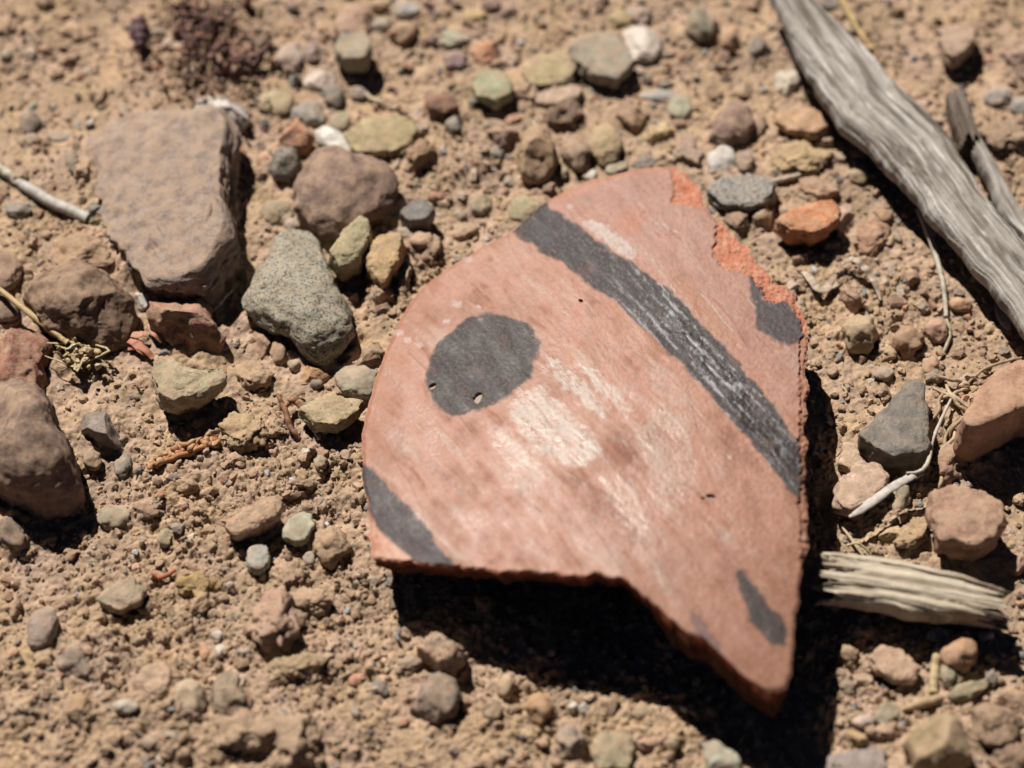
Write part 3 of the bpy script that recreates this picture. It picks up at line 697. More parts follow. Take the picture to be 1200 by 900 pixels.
bits('root_fibres', [tube([(x0, y0, 4, 1.4), (x0 + dx * .35 + b1, y0 + dy * .35, 12, 2.4), (x0 + dx * .7 - b1, y0 + dy * .7, 12, 2.2), (x0 + dx, y0 + dy, 4, 1.2)], c_, 20 + i) for i, (x0, y0, dx, dy, b1, c_) in enumerate([
     (1092, 455, 52, 34, 4, (192, 166, 132)), (1098, 470, 38, -14, 3, (204, 184, 152)), (1090, 560, 34, -70, 6, (176, 150, 120)), (1102, 545, 14, -46, -6, (200, 178, 146)), (1086, 500, 26, -44, 4, (186, 160, 128)),
     (1118, 500, -12, 60, 6, (190, 166, 136)), (1125, 520, -24, 38, 3, (170, 146, 118)), (1100, 552, 4, 28, 2, (184, 158, 128)), (1108, 448, 30, 44, -5, (206, 186, 156)), (1135, 470, -22, 48, 5, (180, 154, 122)), (1086, 440, 48, 10, 4, (172, 148, 120))])], 'tangle of dry root fibres between the slate stone and orange boulder', 'root fibres')
bits('bark_curl', [shred([(938, 318, 5, .5), (950, 330, 10, 1), (962, 338, 12, 1.2), (982, 332, 8, .7)], (208, 188, 166), 5, 3), shred([(955, 345, 6, .4), (968, 336, 10, 1), (980, 322, 8, .5)], (190, 164, 142), 4.5, 4)], 'pale curl of dry bark lying right of the sherd', 'bark curl')
bits('bark_curl', [shred([(985, 312, 8, .4), (998, 305, 16, .9), (1012, 312, 18, 1), (1024, 328, 14, .9), (1030, 345, 6, .5)], (200, 180, 160), 4.5, 5), shred([(1016, 318, 8, .4), (1026, 332, 10, .8), (1032, 352, 6, .4)], (180, 156, 136), 4, 6)], 'arched pale curl of bark above the pinkish brown pebble', 'bark curl')
bits('rootlet', [tube([(1132, 452, 3, 1.4), (1150, 436, 8, 1.8), (1172, 426, 8, 1.8), (1205, 418, 4, 1.4)], (186, 160, 130), 30), tube([(1138, 462, 2, 1.2), (1160, 446, 6, 1.6), (1205, 436, 4, 1.4)], (160, 132, 104), 31)], 'two fine arched rootlets above the orange boulder at the right', 'rootlet')
bits('leaf_flake', [shred([(1168, 352, 4, .3), (1173, 364, 8, 1), (1178, 378, 7, 1), (1183, 388, 4, .3)], (208, 196, 190), 7, 7)], 'small pale dry leaf flake under the edge of the big slab', 'leaf flake')
bits('leaf_flake', [shred([(1083, 749, 4, .3), (1092, 747, 8, 1), (1104, 745, 8, 1.1), (1115, 742, 4, .3)], (226, 216, 196), 8, 8)], 'pointed whitish leaf flake right under the straw coloured wood stub', 'leaf flake')
bits('twig', [tube([(428, 108, 6, 2.6), (438, 117, 7, 3.2), (455, 124, 6, 2.6), (470, 132, 4, 1.5)], (214, 190, 160), 33), tube([(455, 125, 4, 1.5), (472, 133, 7, 1.8), (488, 148, 7, 1.8), (500, 166, 2, 1.2)], (110, 78, 56), 34)], 'thin forked twig arching over the big olive stone at the top', 'twig')
bits('straw', [tube([(409, 176, 14, 1.6), (416, 186, 14, 2.4), (424, 198, 12, 2.2), (428, 207, 4, 1.4)], (190, 146, 88), 35)], 'tiny ochre straw propped on the white stone', 'straw')
bits('twig', [tube([(898, 216, 4, 3), (915, 213, 8, 4), (935, 208, 8, 3.5), (958, 203, 3, 2)], (206, 188, 164), 36)], 'pale twig lying right of the speckled grey stone', 'twig')
bits('twig', [tube([(325, 462, 12, 2), (334, 480, 14, 3.4), (340, 500, 12, 3.6), (352, 516, 4, 2)], (150, 106, 78), 37), tube([(334, 478, 14, 3), (342, 470, 16, 4), (352, 478, 12, 3), (360, 498, 4, 2)], (176, 128, 96), 38)], 'knotty brown twig in a hollow left of the sherd', 'twig')
bits('grass_blade', [tube([(246, 368, 6, 1.2), (256, 356, 16, 1.6), (266, 345, 22, 1.2), (273, 338, 24, .8)], (214, 206, 190), 39), lump(258, 354, 18, 3, (230, 224, 214), 3)], 'fine pale grass blade in the shade of the flat slab', 'grass blade')
bits('straw', [tube([(296, 500, 8, 2), (270, 468, 14, 3), (262, 478, 12, 2)], (196, 176, 150), 40)], 'thin straw leaning by the right end of the tan stone', 'straw')
bits('wire_loop', [tube([(368, 278, 8, 1.6), (374, 272, 13, 2), (381, 277, 13, 2), (383, 284, 8, 1.5)], (232, 220, 206), 41)], 'tiny pale rootlet loop behind the yellow green stone', 'rootlet loop').name = 'rootlet_loop'
bits('straw', [tube([(985, 615, 5, 1.2), (1000, 636, 10, 2), (1013, 655, 8, 1.2)], (206, 186, 150), 42), tube([(993, 640, 8, 1.2), (1006, 638, 12, 1.6), (1020, 650, 6, 1)], (216, 196, 160), 43)], 'few frayed straw bits above the wood stub', 'straw')
bits('twig', [tube([(178, 672, 6, 1.5), (190, 676, 8, 3), (206, 668, 6, 2)], (190, 112, 84), 44)], 'small reddish twig at the lower left above tan clods', 'twig')
# the dried plant at the top
dp = empty('dried_plant', tuple(ray([235], [60], [0])[0]), 'clump of purple brown dried plant stems near the top left', 'dried plant')
rs = np.random.RandomState(9); st_ = []; lv_ = []
for i in range(16):
    x0, y0 = rs.uniform(205, 290), rs.uniform(-5, 100); dx, dy = rs.uniform(-34, 34), rs.uniform(-34, 20)
    st_.append(tube([(x0, y0, 4, 3), (x0 + dx * .4, y0 + dy * .4, rs.uniform(12, 26), 4.5), (x0 + dx, y0 + dy, rs.uniform(10, 24), 3)], [(150, 112, 96), (128, 92, 86), (172, 132, 108)][i % 3], 50 + i, 8, .3))
for i in range(170):
    x0, y0 = rs.normal(245, 26), rs.normal(45, 32)
    lv_.append(lump(x0, y0, rs.uniform(6, 32), rs.uniform(1.8, 4.5), [(132, 92, 88), (104, 72, 74), (166, 126, 104), (190, 150, 122), (120, 80, 70)][i % 5], i, 1.0, 2))
for i in range(130):
    x0, y0 = rs.normal(242, 32), rs.normal(46, 36); an = rs.uniform(0, 6.28); ln = rs.uniform(8, 22); z0 = rs.uniform(8, 34)
    st_.append(tube([(x0, y0, z0, .6), (x0 + ln * .5 * math.cos(an) + rs.normal(0, 2), y0 + ln * .5 * math.sin(an) * .8, z0 + rs.uniform(-3, 8), rs.uniform(1.6, 3.2)), (x0 + ln * math.cos(an), y0 + ln * math.sin(an) * .8, z0 + rs.uniform(-8, 6), .5)], [(120, 80, 70), (92, 60, 58), (150, 112, 90), (104, 68, 62)][i % 4], 150 + i, 6, .3, .5, 4))
lv_ = lv_[:60]
bits('stem', st_, None, None, dp); bits('dry_buds', lv_, None, None, dp)
bits('seed_cone', [lump(163 + 3 * math.sin(i), 40 - 14 + i * 3.2, 14, 9 - abs(i - 4) * .6, [(112, 78, 84), (92, 62, 70)][i % 2], i + 7, 1.0) for i in range(10)], 'dark purple ridged seed cone left of the dried plant', 'seed cone')

# ------------------------------------------------------------------ every stone the photo shows: style, sunlit colour, height px, outline px, label
W_ = (222, 216, 214)
rock('R', (160, 140, 130), 72, [(104, 158), (130, 138), (180, 134), (228, 131), (266, 131), (272, 165), (270, 200), (268, 235), (275, 262), (280, 290), (262, 325), (232, 360), (206, 354), (174, 334), (146, 300), (122, 252), (108, 200)], 'big flat grey pink slab of stone at the upper left', 'slab', 'flat_slab', True, None, (-.46, .04), [(172, 301), (184, 293), (196, 287), (210, 288), (226, 291)])
rock('Q', (236, 230, 228), 26, [(222, 120), (237, 109), (262, 116), (292, 126), (294, 138), (280, 152), (262, 146), (238, 136)], 'bright white stone peeking out behind the flat slab', 'stone', 'stone', lift=10)
rock('S', (112, 112, 108), 18, E(35, 142, 14, 12), 'dark grey round pebble left of the flat slab')
rock('S', (176, 158, 136), 10, E(38, 164, 10, 7), 'pale tan small pebble just under the dark grey round one, left of the slab')
rock('S', (160, 160, 156), 8, E(69, 161, 14, 6, 5), 'bluish flat pebble at the upper left corner of the flat slab')
rock('S', (140, 134, 118), 12, E(85, 190, 8, 13, -10), 'upright grey green pebble touching the left side of the flat slab')
rock('R', (206, 162, 122), 16, [(64, 42), (84, 26), (110, 40), (102, 50), (74, 50)], 'orange tan flat flake near the top left corner')
rock('R', (176, 122, 94), 12, E(53, 58, 8, 7), 'small reddish brown pebble under the orange tan flake')
rock('L', (134, 136, 128), 15, [(4, 240), (24, 232), (41, 246), (26, 259), (8, 251)], 'squarish teal grey stone under the smooth pale stick', 'stone', 'stone')
rock('C', (196, 160, 124), 26, [(46, 300), (70, 284), (100, 278), (126, 290), (130, 312), (100, 322), (60, 318)], 'crumbly tan clod above the dark brown cobble')
rock('R', (196, 152, 120), 12, E(152, 293, 8, 10), 'pinkish pebble on the dirt at the lower left of the flat slab')
rock('S', (118, 88, 72), 66, [(28, 350), (48, 328), (88, 316), (125, 326), (150, 348), (165, 378), (150, 400), (105, 408), (60, 392)], 'large smooth dark brown cobble with a shaded front', 'cobble', 'cobble')
rock('R', (178, 118, 98), 58, [(172, 345), (187, 328), (206, 338), (230, 350), (257, 376), (264, 392), (252, 414), (216, 420), (194, 402), (176, 374)], 'angular pinkish brown stone between the brown cobble and the slab', 'stone', 'stone')
rock('Q', (204, 200, 190), 14, E(167, 350, 9, 13), 'small whitish pebble by the pinkish brown angular stone')
rock('R', (166, 92, 72), 50, [(-14, 402), (28, 388), (58, 394), (78, 410), (74, 440), (50, 458), (10, 460), (-14, 448)], 'brick red pitted stone at the left edge', 'stone', 'stone')
rock('S', (164, 126, 106), 24, E(2, 318, 24, 24, -40), 'brown round pebble cut by the left edge above the stalk')
rock('S', (150, 122, 108), 22, E(2, 362, 20, 14, 10), 'dark brown pebble under the dried stalk at the left edge')
rock('R', (190, 174, 134), 46, [(176, 432), (190, 419), (212, 430), (238, 440), (263, 428), (267, 446), (240, 462), (202, 478), (182, 466)], 'tan yellow stone propped over a deep black shadow', 'stone', 'stone', flat=True, lift=18)
rock('S', (118, 92, 84), 96, [(-24, 468), (0, 448), (22, 452), (48, 470), (66, 486), (72, 515), (88, 545), (98, 575), (80, 592), (45, 598), (10, 585), (-24, 560)], 'large purplish grey boulder at the left edge', 'boulder', 'boulder')
rock('L', (128, 118, 116), 44, [(87, 482), (108, 474), (132, 484), (147, 506), (150, 518), (136, 523), (112, 514), (93, 503)], 'bluish dark grey stone right of the big left boulder', 'stone', 'stone')
rock('S', (144, 142, 132), 16, E(144, 547, 10, 15, 15), 'grey green oval pebble below the bluish dark grey stone')
rock('S', (176, 146, 118), 14, E(109, 543, 11, 10), 'small tan brown pebble left of the grey green oval one')
rock('S', (166, 158, 128), 14, E(132, 607, 20, 12, -10), 'flat olive grey pebble below the big left boulder')
rock('S', (124, 106, 96), 26, E(14, 627, 21, 18, 8), 'dark round purplish pebble near the left edge, under the boulder')
rock('R', (160, 122, 98), 16, E(171, 597, 16, 9, 22), 'brown wedge shaped pebble right of the flat olive grey one')
rock('R', (186, 174, 136), 12, E(194, 628, 9, 13, 10), 'yellowish grey pebble in the soil at lower left, right of the olive one')
rock('R', (216, 172, 136), 28, [(264, 619), (292, 597), (322, 584), (334, 592), (328, 606), (298, 624), (272, 632)], 'flat tan pink stone left of the mint green pebble', 'stone', 'stone', True, lift=14)
rock('S', (176, 184, 178), 20, E(302, 653, 14, 17, 10), 'pale blue grey pebble below the flat tan pink stone', flat=True, lift=4)
rock('S', (182, 188, 160), 20, [(330, 622), (340, 608), (355, 600), (366, 603), (367, 618), (358, 633), (345, 637), (332, 632)], 'mint green pebble at the lower left of the sherd', flat=True, lift=6)
rock('S', (160, 168, 164), 12, E(362, 655, 8, 8), 'small blue grey pebble just under the mint green one')
rock('C', (206, 170, 134), 26, E(340, 678, 24, 18, 5), 'pinkish tan clod below the pale blue grey pebble')
rock('C', (204, 168, 130), 26, E(388, 640, 18, 22), 'soil clod right of the mint green pebble')
rock('R', (186, 166, 136), 24, [(112, 704), (130, 686), (155, 678), (171, 690), (166, 706), (138, 718)], 'flat tan grey clod at the lower left', 'clod', 'soil_clod', True)
rock('S', (166, 150, 142), 26, E(50, 737, 16, 26, 25), 'lilac grey upright stone near the bottom left', 'stone', 'stone')
rock('R', (164, 146, 132), 30, E(88, 775, 21, 20), 'blurred purplish grey stone at the bottom left, below the lilac one', 'stone', 'stone')
rock('R', (176, 140, 92), 18, E(92, 828, 18, 14), 'yellow brown pebble near the bottom left corner')
rock('S', (204, 200, 186), 12, E(148, 828, 15, 8), 'flat whitish blue pebble at the bottom left')
rock('R', (206, 168, 136), 32, E(184, 800, 32, 19, -32), 'blurred tan wedge stone left of the pale round one', 'stone', 'stone')
rock('S', (212, 186, 152), 34, E(222, 820, 20, 23), 'pale cream round stone near the bottom left', 'stone', 'stone')
rock('S', (214, 158, 112), 10, E(190, 770, 14, 7, -10), 'orange small pebble above the tan wedge stone')
rock('Q', (226, 216, 208), 10, E(254, 745, 7, 7), 'tiny white pebble above another one at lower left')
rock('Q', (222, 206, 190), 10, E(259, 762, 8, 8), 'cream white pebble below a tiny white one at lower left')
rock('S', (214, 154, 100), 10, E(240, 766, 6, 9), 'tiny orange pebble beside the cream white ones')
rock('R', (140, 124, 104), 32, E(268, 815, 22, 26, 10), 'dark grey stone with pale patch at the bottom left', 'stone', 'stone')
rock('C', (196, 164, 130), 30, E(290, 858, 54, 20, -12), 'long blurred tan clod along the bottom edge')
rock('C', (200, 168, 134), 34, E(342, 872, 26, 34, 25), 'large blurred tan clod at the bottom edge, right of the long one')
rock('C', (196, 160, 100), 22, E(232, 688, 26, 13, 8), 'yellowish crumbly clod with dark gaps at lower left')
rock('C', (204, 164, 136), 42, [(292, 735), (305, 705), (330, 695), (348, 712), (350, 745), (335, 762), (305, 760)], 'pink tan upright clod left of the big shadow')
rock('C', (206, 176, 132), 20, E(345, 783, 38, 11, -8), 'long yellowish clod below the pink tan upright one')
rock('C', (206, 172, 136), 20, E(366, 705, 26, 12, 6), 'flat crumbly clod right of the pink tan upright one')
rock('G', (216, 160, 112), 44, [(486, 762), (500, 748), (530, 745), (543, 756), (541, 776), (530, 790), (514, 786), (500, 774)], 'orange mottled stone catching light inside the big shadow', 'stone', 'stone', lift=8)
rock('R', (132, 118, 108), 40, E(506, 818, 32, 26, 6), 'dark grey stone half in shade below the orange mottled one', 'stone', 'stone')
rock('C', (204, 176, 146), 16, E(478, 780, 20, 8, -10), 'tan clod touching the orange mottled stone at its left')
rock('S', (206, 174, 134), 18, E(592, 806, 9, 14), 'tan pebble at the lower border of the sherd shadow')
rock('R', (200, 170, 134), 18, E(578, 836, 13, 13), 'tan rough pebble left below the one at the shadow border')
rock('S', (214, 140, 108), 9, E(418, 796, 11, 7, -20), 'small salmon red pebble at the bottom, left of the shaded stone')
rock('S', (196, 142, 88), 30, E(632, 832, 14, 18), 'yellow brown round pebble under the big shadow')
rock('Q', (232, 226, 212), 12, E(672, 828, 6, 6), 'white crumb at the edge of the big shadow')
rock('Q', (226, 216, 200), 12, E(684, 830, 7, 8), 'white crumb right beside another at the edge of the big shadow')
rock('R', (180, 158, 142), 32, [(652, 880), (655, 856), (668, 842), (682, 848), (686, 872), (680, 895), (662, 897)], 'grey pink upright stone at the bottom edge', 'stone', 'stone')
rock('R', (176, 164, 124), 26, [(694, 872), (703, 858), (740, 860), (744, 876), (736, 902), (700, 904)], 'olive rectangular stone at the bottom edge', 'stone', 'stone', True)
rock('S', (172, 176, 156), 22, [(822, 880), (835, 868), (852, 874), (868, 895), (864, 908), (828, 908)], 'pale teal pebble at the bottom right of the big shadow')
rock('Q', (236, 222, 196), 10, E(802, 831, 6, 5), 'tiny cream white pebble lit inside the big shadow')
rock('S', (200, 174, 134), 16, E(755, 836, 14, 10), 'tan olive pebble at the lower edge of the big shadow')
rock('R', (206, 160, 126), 14, E(765, 868, 20, 11, 12), 'tan pink flat pebble right of the olive rectangular stone')
rock('R', (212, 184, 140), 14, E(788, 870, 8, 9), 'pale yellow pebble right of the tan pink flat one at the bottom')
rock('R', (212, 170, 136), 22, [(1018, 772), (1030, 757), (1058, 763), (1079, 783), (1072, 800), (1044, 798), (1026, 787)], 'flat pinkish tan stone below the wood stub', 'stone', 'stone', True, lift=6)
rock('S', (206, 150, 106), 38, E(1124, 768, 21, 20), 'orange tan round pebble below the right end of the wood stub')
rock('S', (142, 140, 102), 18, [(1108, 818), (1116, 805), (1145, 800), (1160, 795), (1157, 808), (1136, 822), (1116, 824)], 'mossy green long pebble under the orange tan round one')
rock('S', (160, 156, 124), 14, E(1110, 793, 9, 12), 'grey green pebble between yellow straw and mossy pebble')
rock('S', (168, 162, 134), 16, E(1038, 838, 16, 13, -30), 'pale grey green pebble at the bottom right')
rock('S', (106, 112, 108), 12, E(993, 805, 11, 8, 20), 'dark teal pebble at the right border of the big shadow')
rock('S', (126, 134, 130), 10, E(972, 823, 6, 6), 'tiny teal pebble at the very edge of the big shadow')
rock('S', (166, 142, 98), 56, [(1060, 872), (1078, 850), (1112, 842), (1132, 862), (1138, 895), (1105, 908), (1070, 902)], 'large olive stone at the bottom right edge', 'stone', 'stone', lift=6)
rock('R', (148, 116, 88), 46, E(1166, 848, 34, 26, 8), 'dark brown stone at the bottom right, above the corner', 'stone', 'stone')
rock('L', (154, 142, 140), 16, [(948, 905), (965, 888), (1000, 880), (1036, 878), (1040, 905), (990, 915)], 'lavender grey flat stone at the bottom edge on the right', 'stone', 'stone', True)
rock('R', (196, 156, 130), 18, E(1042, 855, 22, 12, -10), 'pinkish flat pebble above the large olive stone')
rock('S', (214, 184, 170), 12, E(1012, 846, 14, 8, -8), 'pale pink pebble left of the pale grey green one at bottom right')
rock('R', (196, 158, 104), 14, E(1008, 862, 17, 9, 8), 'ochre pebble under the pale pink one at bottom right')
rock('Q', (206, 196, 184), 12, E(1155, 746, 9, 7), 'round whitish pebble below the right end of the wood stub')
rock('Q', (214, 204, 190), 10, E(1131, 745, 7, 5), 'small white pebble on top of the orange tan round one')
rock('R', (166, 128, 100), 18, E(1190, 824, 22, 14, 12), 'brown flat pebble at the right edge near the bottom')
rock('C', (160, 130, 104), 26, E(1188, 888, 26, 20), 'brown clod in the bottom right corner')
rock('R', (212, 178, 140), 16, E(1010, 797, 14, 9, 8), 'pale tan pebble right of the dark teal one')
rock('R', (176, 146, 104), 16, E(992, 770, 12, 12), 'ochre tan rough pebble at the shadow border below the wood stub')
rock('R', (190, 150, 118), 14, E(980, 790, 9, 11), 'brownish rough pebble at the shadow border left of the pale tan one')
rock('L', (96, 98, 96), 56, [(1004, 514), (1022, 496), (1040, 477), (1062, 452), (1083, 448), (1088, 490), (1089, 535), (1062, 541), (1040, 540), (1020, 530)], 'dark slate grey triangular stone right of the sherd', 'stone', 'stone', flat=True, lift=4)
rock('S', (192, 138, 106), 115, [(1120, 508), (1142, 468), (1164, 440), (1200, 428), (1240, 432), (1256, 465), (1235, 486), (1200, 492), (1160, 512), (1132, 526)], 'big orange brown boulder at the right edge', 'boulder', 'boulder', flat=True)
rock('R', (216, 182, 146), 24, [(981, 545), (988, 518), (1000, 520), (1012, 540), (998, 552)], 'pale tan pebble between the sherd shadow and slate stone', flat=True, lift=6)
rock('R', (214, 176, 150), 26, [(976, 592), (984, 562), (1008, 542), (1032, 546), (1044, 560), (1022, 588), (1000, 602)], 'pink beige stone behind the silvery straw', 'stone', 'stone', flat=True, lift=8)
rock('S', (166, 158, 128), 16, E(1056, 586, 9, 17, 22), 'grey green narrow pebble right of the silvery straw')
rock('R', (220, 188, 136), 14, E(1042, 624, 14, 8, -15), 'pale yellow pebble above the wood stub')
rock('R', (178, 132, 106), 58, [(1088, 602), (1094, 580), (1128, 574), (1158, 584), (1173, 604), (1168, 638), (1132, 648), (1098, 640)], 'brown red stone right above the wood stub', 'stone', 'stone', flat=True, lift=14)
rock('C', (206, 172, 128), 26, [(1048, 640), (1058, 622), (1076, 604), (1086, 590), (1092, 606), (1084, 630), (1062, 646)], 'curved tan clod left of the brown red stone')
rock('C', (186, 146, 118), 26, E(1112, 545, 18, 20), 'brown clod tucked left of the big orange brown boulder')
rock('R', (232, 136, 66), 44, [(908, 262), (924, 250), (950, 243), (976, 236), (986, 250), (978, 266), (955, 278), (922, 276)], 'vivid orange stone right of the sherd top', 'stone', 'stone', flat=True, lift=8)
rock('R', (214, 178, 156), 20, [(970, 264), (990, 240), (1009, 248), (1002, 262), (984, 273)], 'pale pink stone touching the vivid orange one', 'stone', 'stone')
rock('R', (190, 136, 106), 26, [(1004, 298), (1006, 265), (1025, 256), (1046, 270), (1040, 284), (1022, 302)], 'reddish brown stone right of the pale pink one', 'stone', 'stone')
rock('R', (180, 132, 96), 12, E(1035, 254, 13, 8), 'small brown pebble above the reddish brown stone')
rock('S', (196, 170, 128), 42, [(984, 388), (998, 372), (1020, 373), (1029, 390), (1022, 410), (996, 410)], 'tan yellow round pebble right of the sherd')
rock('S', (176, 126, 82), 30, E(1064, 402, 18, 14), 'brown orange pebble with black shaded front')
rock('S', (206, 154, 128), 22, E(1098, 388, 14, 13), 'pinkish round pebble at the foot of the thin straw')
rock('S', (214, 162, 110), 18, E(1126, 358, 14, 8, 10), 'orange tan pebble near the big wood slab')
rock('S', (216, 164, 124), 12, E(1090, 428, 9, 11, 40), 'small orange pink pebble below the pinkish round one')
rock('S', (170, 160, 146), 10, E(1035, 438, 12, 8), 'small grey pebble above the slate stone')
rock('R', (186, 144, 120), 22, E(997, 349, 13, 16), 'pinkish brown pebble under the arched bark curl')
rock('L', (104, 100, 98), 20, E(966, 8, 18, 12), 'dark stone behind the top end of the wood slab', 'stone', 'stone')
rock('R', (184, 152, 132), 34, [(1100, 46), (1118, 30), (1144, 36), (1140, 55), (1116, 76), (1106, 66)], 'grey tan block with a dark front right of the wood slab', 'stone', 'stone', flat=True, lift=10)
rock('R', (156, 124, 112), 28, [(1172, 60), (1190, 48), (1220, 54), (1220, 100), (1196, 92)], 'purple brown stone at the right edge near the top', 'stone', 'stone')
rock('S', (172, 174, 172), 18, E(1170, 114, 16, 9), 'pale blue pebble at the upper right')
rock('S', (140, 146, 148), 16, E(1196, 126, 12, 11), 'darker blue grey pebble at the right edge beside the pale blue one')
rock('S', (190, 186, 180), 10, E(1196, 168, 8, 6), 'tiny pale blue pebble at the right edge below the darker one')
rock('Q', (216, 202, 180), 20, E(925, 97, 17, 14), 'cream pebble left of the wood slab')
rock('R', (216, 164, 116), 24, [(906, 141), (920, 130), (950, 128), (966, 138), (974, 152), (956, 159), (922, 153)], 'orange tan stone with greenish end beside the wood slab', 'stone', 'stone', flat=True, lift=4)
rock('S', (186, 166, 122), 14, E(1006, 206, 12, 9), 'olive pebble under the left edge of the wood slab')
rock('C', (206, 176, 126), 20, E(935, 188, 34, 17), 'yellowish low clod left of the wood slab')
rock('R', (206, 160, 130), 20, E(960, 220, 22, 10, 10), 'tan pink flat pebble above the vivid orange stone')
rock('C', (176, 148, 118), 24, E(1176, 160, 26, 18), 'dull brown clod at the right edge above the splinter')
rock('R', (190, 172, 120), 18, E(643, 82, 33, 20, -4), 'flat olive stone left of the grey green one at the top', 'stone', 'stone', True)
rock('S', (164, 160, 142), 34, [(664, 56), (680, 42), (718, 38), (738, 58), (744, 76), (724, 98), (692, 90), (670, 72)], 'grey green stone at the top, above the sherd', 'stone', 'stone', True, lift=6)
rock('Q', (222, 204, 190), 20, E(751, 52, 25, 20, 8), 'pinkish white stone touching the grey green one at the top', 'stone', 'stone')
rock('S', (182, 190, 166), 8, E(697, 102, 26, 9, 28), 'mint flat pebble under the grey green stone')
rock('S', (150, 146, 128), 34, [(800, 40), (806, 16), (826, 10), (842, 24), (838, 44), (818, 52)], 'grey stone with a dark right side at the top', 'stone', 'stone')
rock('S', (206, 160, 120), 26, E(853, 46, 11, 15), 'orange tan upright pebble right of the grey stone at the top')
rock('L', (136, 126, 116), 18, E(891, 56, 14, 12), 'dark grey pebble at the top left of the wood slab')
rock('R', (146, 112, 102), 34, [(830, 166), (838, 140), (858, 120), (876, 130), (884, 148), (872, 166), (850, 173)], 'purple brown triangular stone above the sherd', 'stone', 'stone', shape='S')
rock('S', (194, 158, 116), 56, [(606, 185), (610, 162), (628, 150), (644, 160), (652, 184), (648, 205), (630, 216), (612, 208)], 'tan brown egg shaped pebble at the top of the sherd')
rock('S', (172, 142, 118), 30, E(678, 179, 19, 19), 'grey brown round pebble right of the egg shaped one')
rock('S', (190, 166, 120), 30, E(710, 172, 20, 24), 'olive tan round pebble behind the top of the sherd')
rock('R', (186, 156, 138), 24, [(790, 190), (800, 156), (817, 149), (823, 190), (812, 206), (796, 202)], 'upright pink grey stone touching the top right of the sherd', 'stone', 'stone')
rock('R', (226, 196, 134), 20, [(745, 166), (760, 150), (785, 140), (801, 149), (780, 160), (756, 173)], 'pale yellow flat stone above the sherd', 'stone', 'stone')
rock('R', (120, 92, 82), 30, [(628, 146), (648, 124), (678, 116), (684, 130), (662, 154), (638, 156)], 'dark brown stone behind the egg shaped pebble', 'stone', 'stone')
rock('R', (206, 176, 150), 14, E(655, 112, 30, 11, -12), 'pale tan flat stone behind the dark brown one', 'stone', 'stone', True)
rock('S', (190, 192, 190), 8, E(777, 112, 28, 6), 'pale blue sliver of stone above the yellow flat one', 'stone sliver', 'stone_sliver')
rock('S', (170, 172, 146), 14, E(798, 128, 15, 14), 'mint grey pebble right end of the pale blue sliver')
rock('R', (180, 138, 110), 20, E(738, 136, 18, 16), 'brown pink stone left of the pale yellow flat one')
rock('L', (126, 124, 116), 12, E(757, 190, 18, 8, -4), 'dark grey flat pebble at the top edge of the sherd')
rock('Q', (216, 212, 204), 14, E(846, 188, 17, 15), 'white pebble right of the upright pink grey stone')
rock('S', (170, 146, 130), 18, E(874, 190, 11, 15, 15), 'brown grey pebble right of the white one above the sherd')
rock('G', (166, 164, 162), 26, [(826, 222), (844, 208), (884, 205), (911, 216), (906, 235), (880, 246), (842, 240)], 'speckled grey granite stone at the right top of the sherd', 'stone', 'stone', flat=True, lift=4)
rock('S', (176, 150, 148), 14, E(752, 18, 11, 11), 'lilac pebble at the top edge')
rock('S', (196, 178, 110), 14, E(728, 22, 13, 10), 'dull yellow pebble left of the lilac one at the top edge')
rock('R', (196, 162, 134), 14, E(888, 146, 9, 14), 'tan pebble right of the purple brown triangular stone')
rock('S', (176, 172, 128), 14, E(657, 203, 9, 9), 'small olive pebble between egg shaped and grey brown pebbles')
rock('Q', (212, 204, 186), 10, E(692, 205, 8, 7), 'small white pebble on the top rim of the sherd')
rock('S', (186, 180, 150), 10, E(722, 196, 14, 8, -20), 'flat greenish pebble on the top rim of the sherd')
rock('S', (176, 168, 126), 16, E(614, 246, 18, 16, -20), 'olive pebble touching the upper end of the dark band')
rock('S', (226, 168, 130), 10, E(660, 104, 14, 7, -25), 'salmon pebble on the pale tan flat stone')
rock('R', (150, 116, 100), 18, E(866, 261, 17, 9, 25), 'dark brown pebble under the speckled granite stone')
rock('R', (200, 168, 136), 22, E(893, 252, 11, 15, 20), 'tan angular pebble right under the speckled granite stone')
rock('R', (196, 158, 124), 16, E(612, 104, 14, 11), 'tan brown pebble above a dark gap at the top')
rock('S', (168, 164, 140), 40, [(391, 56), (398, 42), (430, 41), (437, 56), (430, 75), (400, 72)], 'grey olive block casting a black shadow at the top', 'stone', 'stone', flat=True, lift=10)
rock('S', (206, 162, 140), 20, [(390, 32), (400, 8), (430, 6), (436, 26), (430, 40), (400, 42)], 'rose pink stone behind the grey olive block', 'stone', 'stone')
rock('S', (172, 164, 140), 14, E(448, 30, 12, 9), 'grey green pebble right of the rose pink stone')
rock('S', (190, 190, 188), 18, E(476, 12, 16, 10), 'pale blue pebble at the top edge')
rock('S', (196, 154, 116), 26, [(454, 40), (470, 29), (491, 30), (487, 45), (470, 53)], 'tan stone with a dark front right of the grey olive block', 'stone', 'stone')
rock('S', (190, 190, 160), 18, [(512, 42), (530, 35), (549, 40), (546, 52), (526, 56)], 'pale green flat pebble at the top')
rock('S', (150, 122, 134), 16, [(519, 66), (535, 60), (550, 68), (541, 82), (522, 80)], 'purple pebble below the pale green flat one')
rock('R', (214, 138, 92), 24, [(552, 60), (560, 49), (582, 50), (587, 70), (566, 76)], 'orange stone right of the purple pebble', 'stone', 'stone')
rock('S', (172, 182, 140), 28, [(552, 101), (560, 85), (585, 81), (600, 98), (602, 114), (580, 121), (558, 113)], 'mint green stone under the orange one at the top', 'stone', 'stone', flat=True, lift=5)
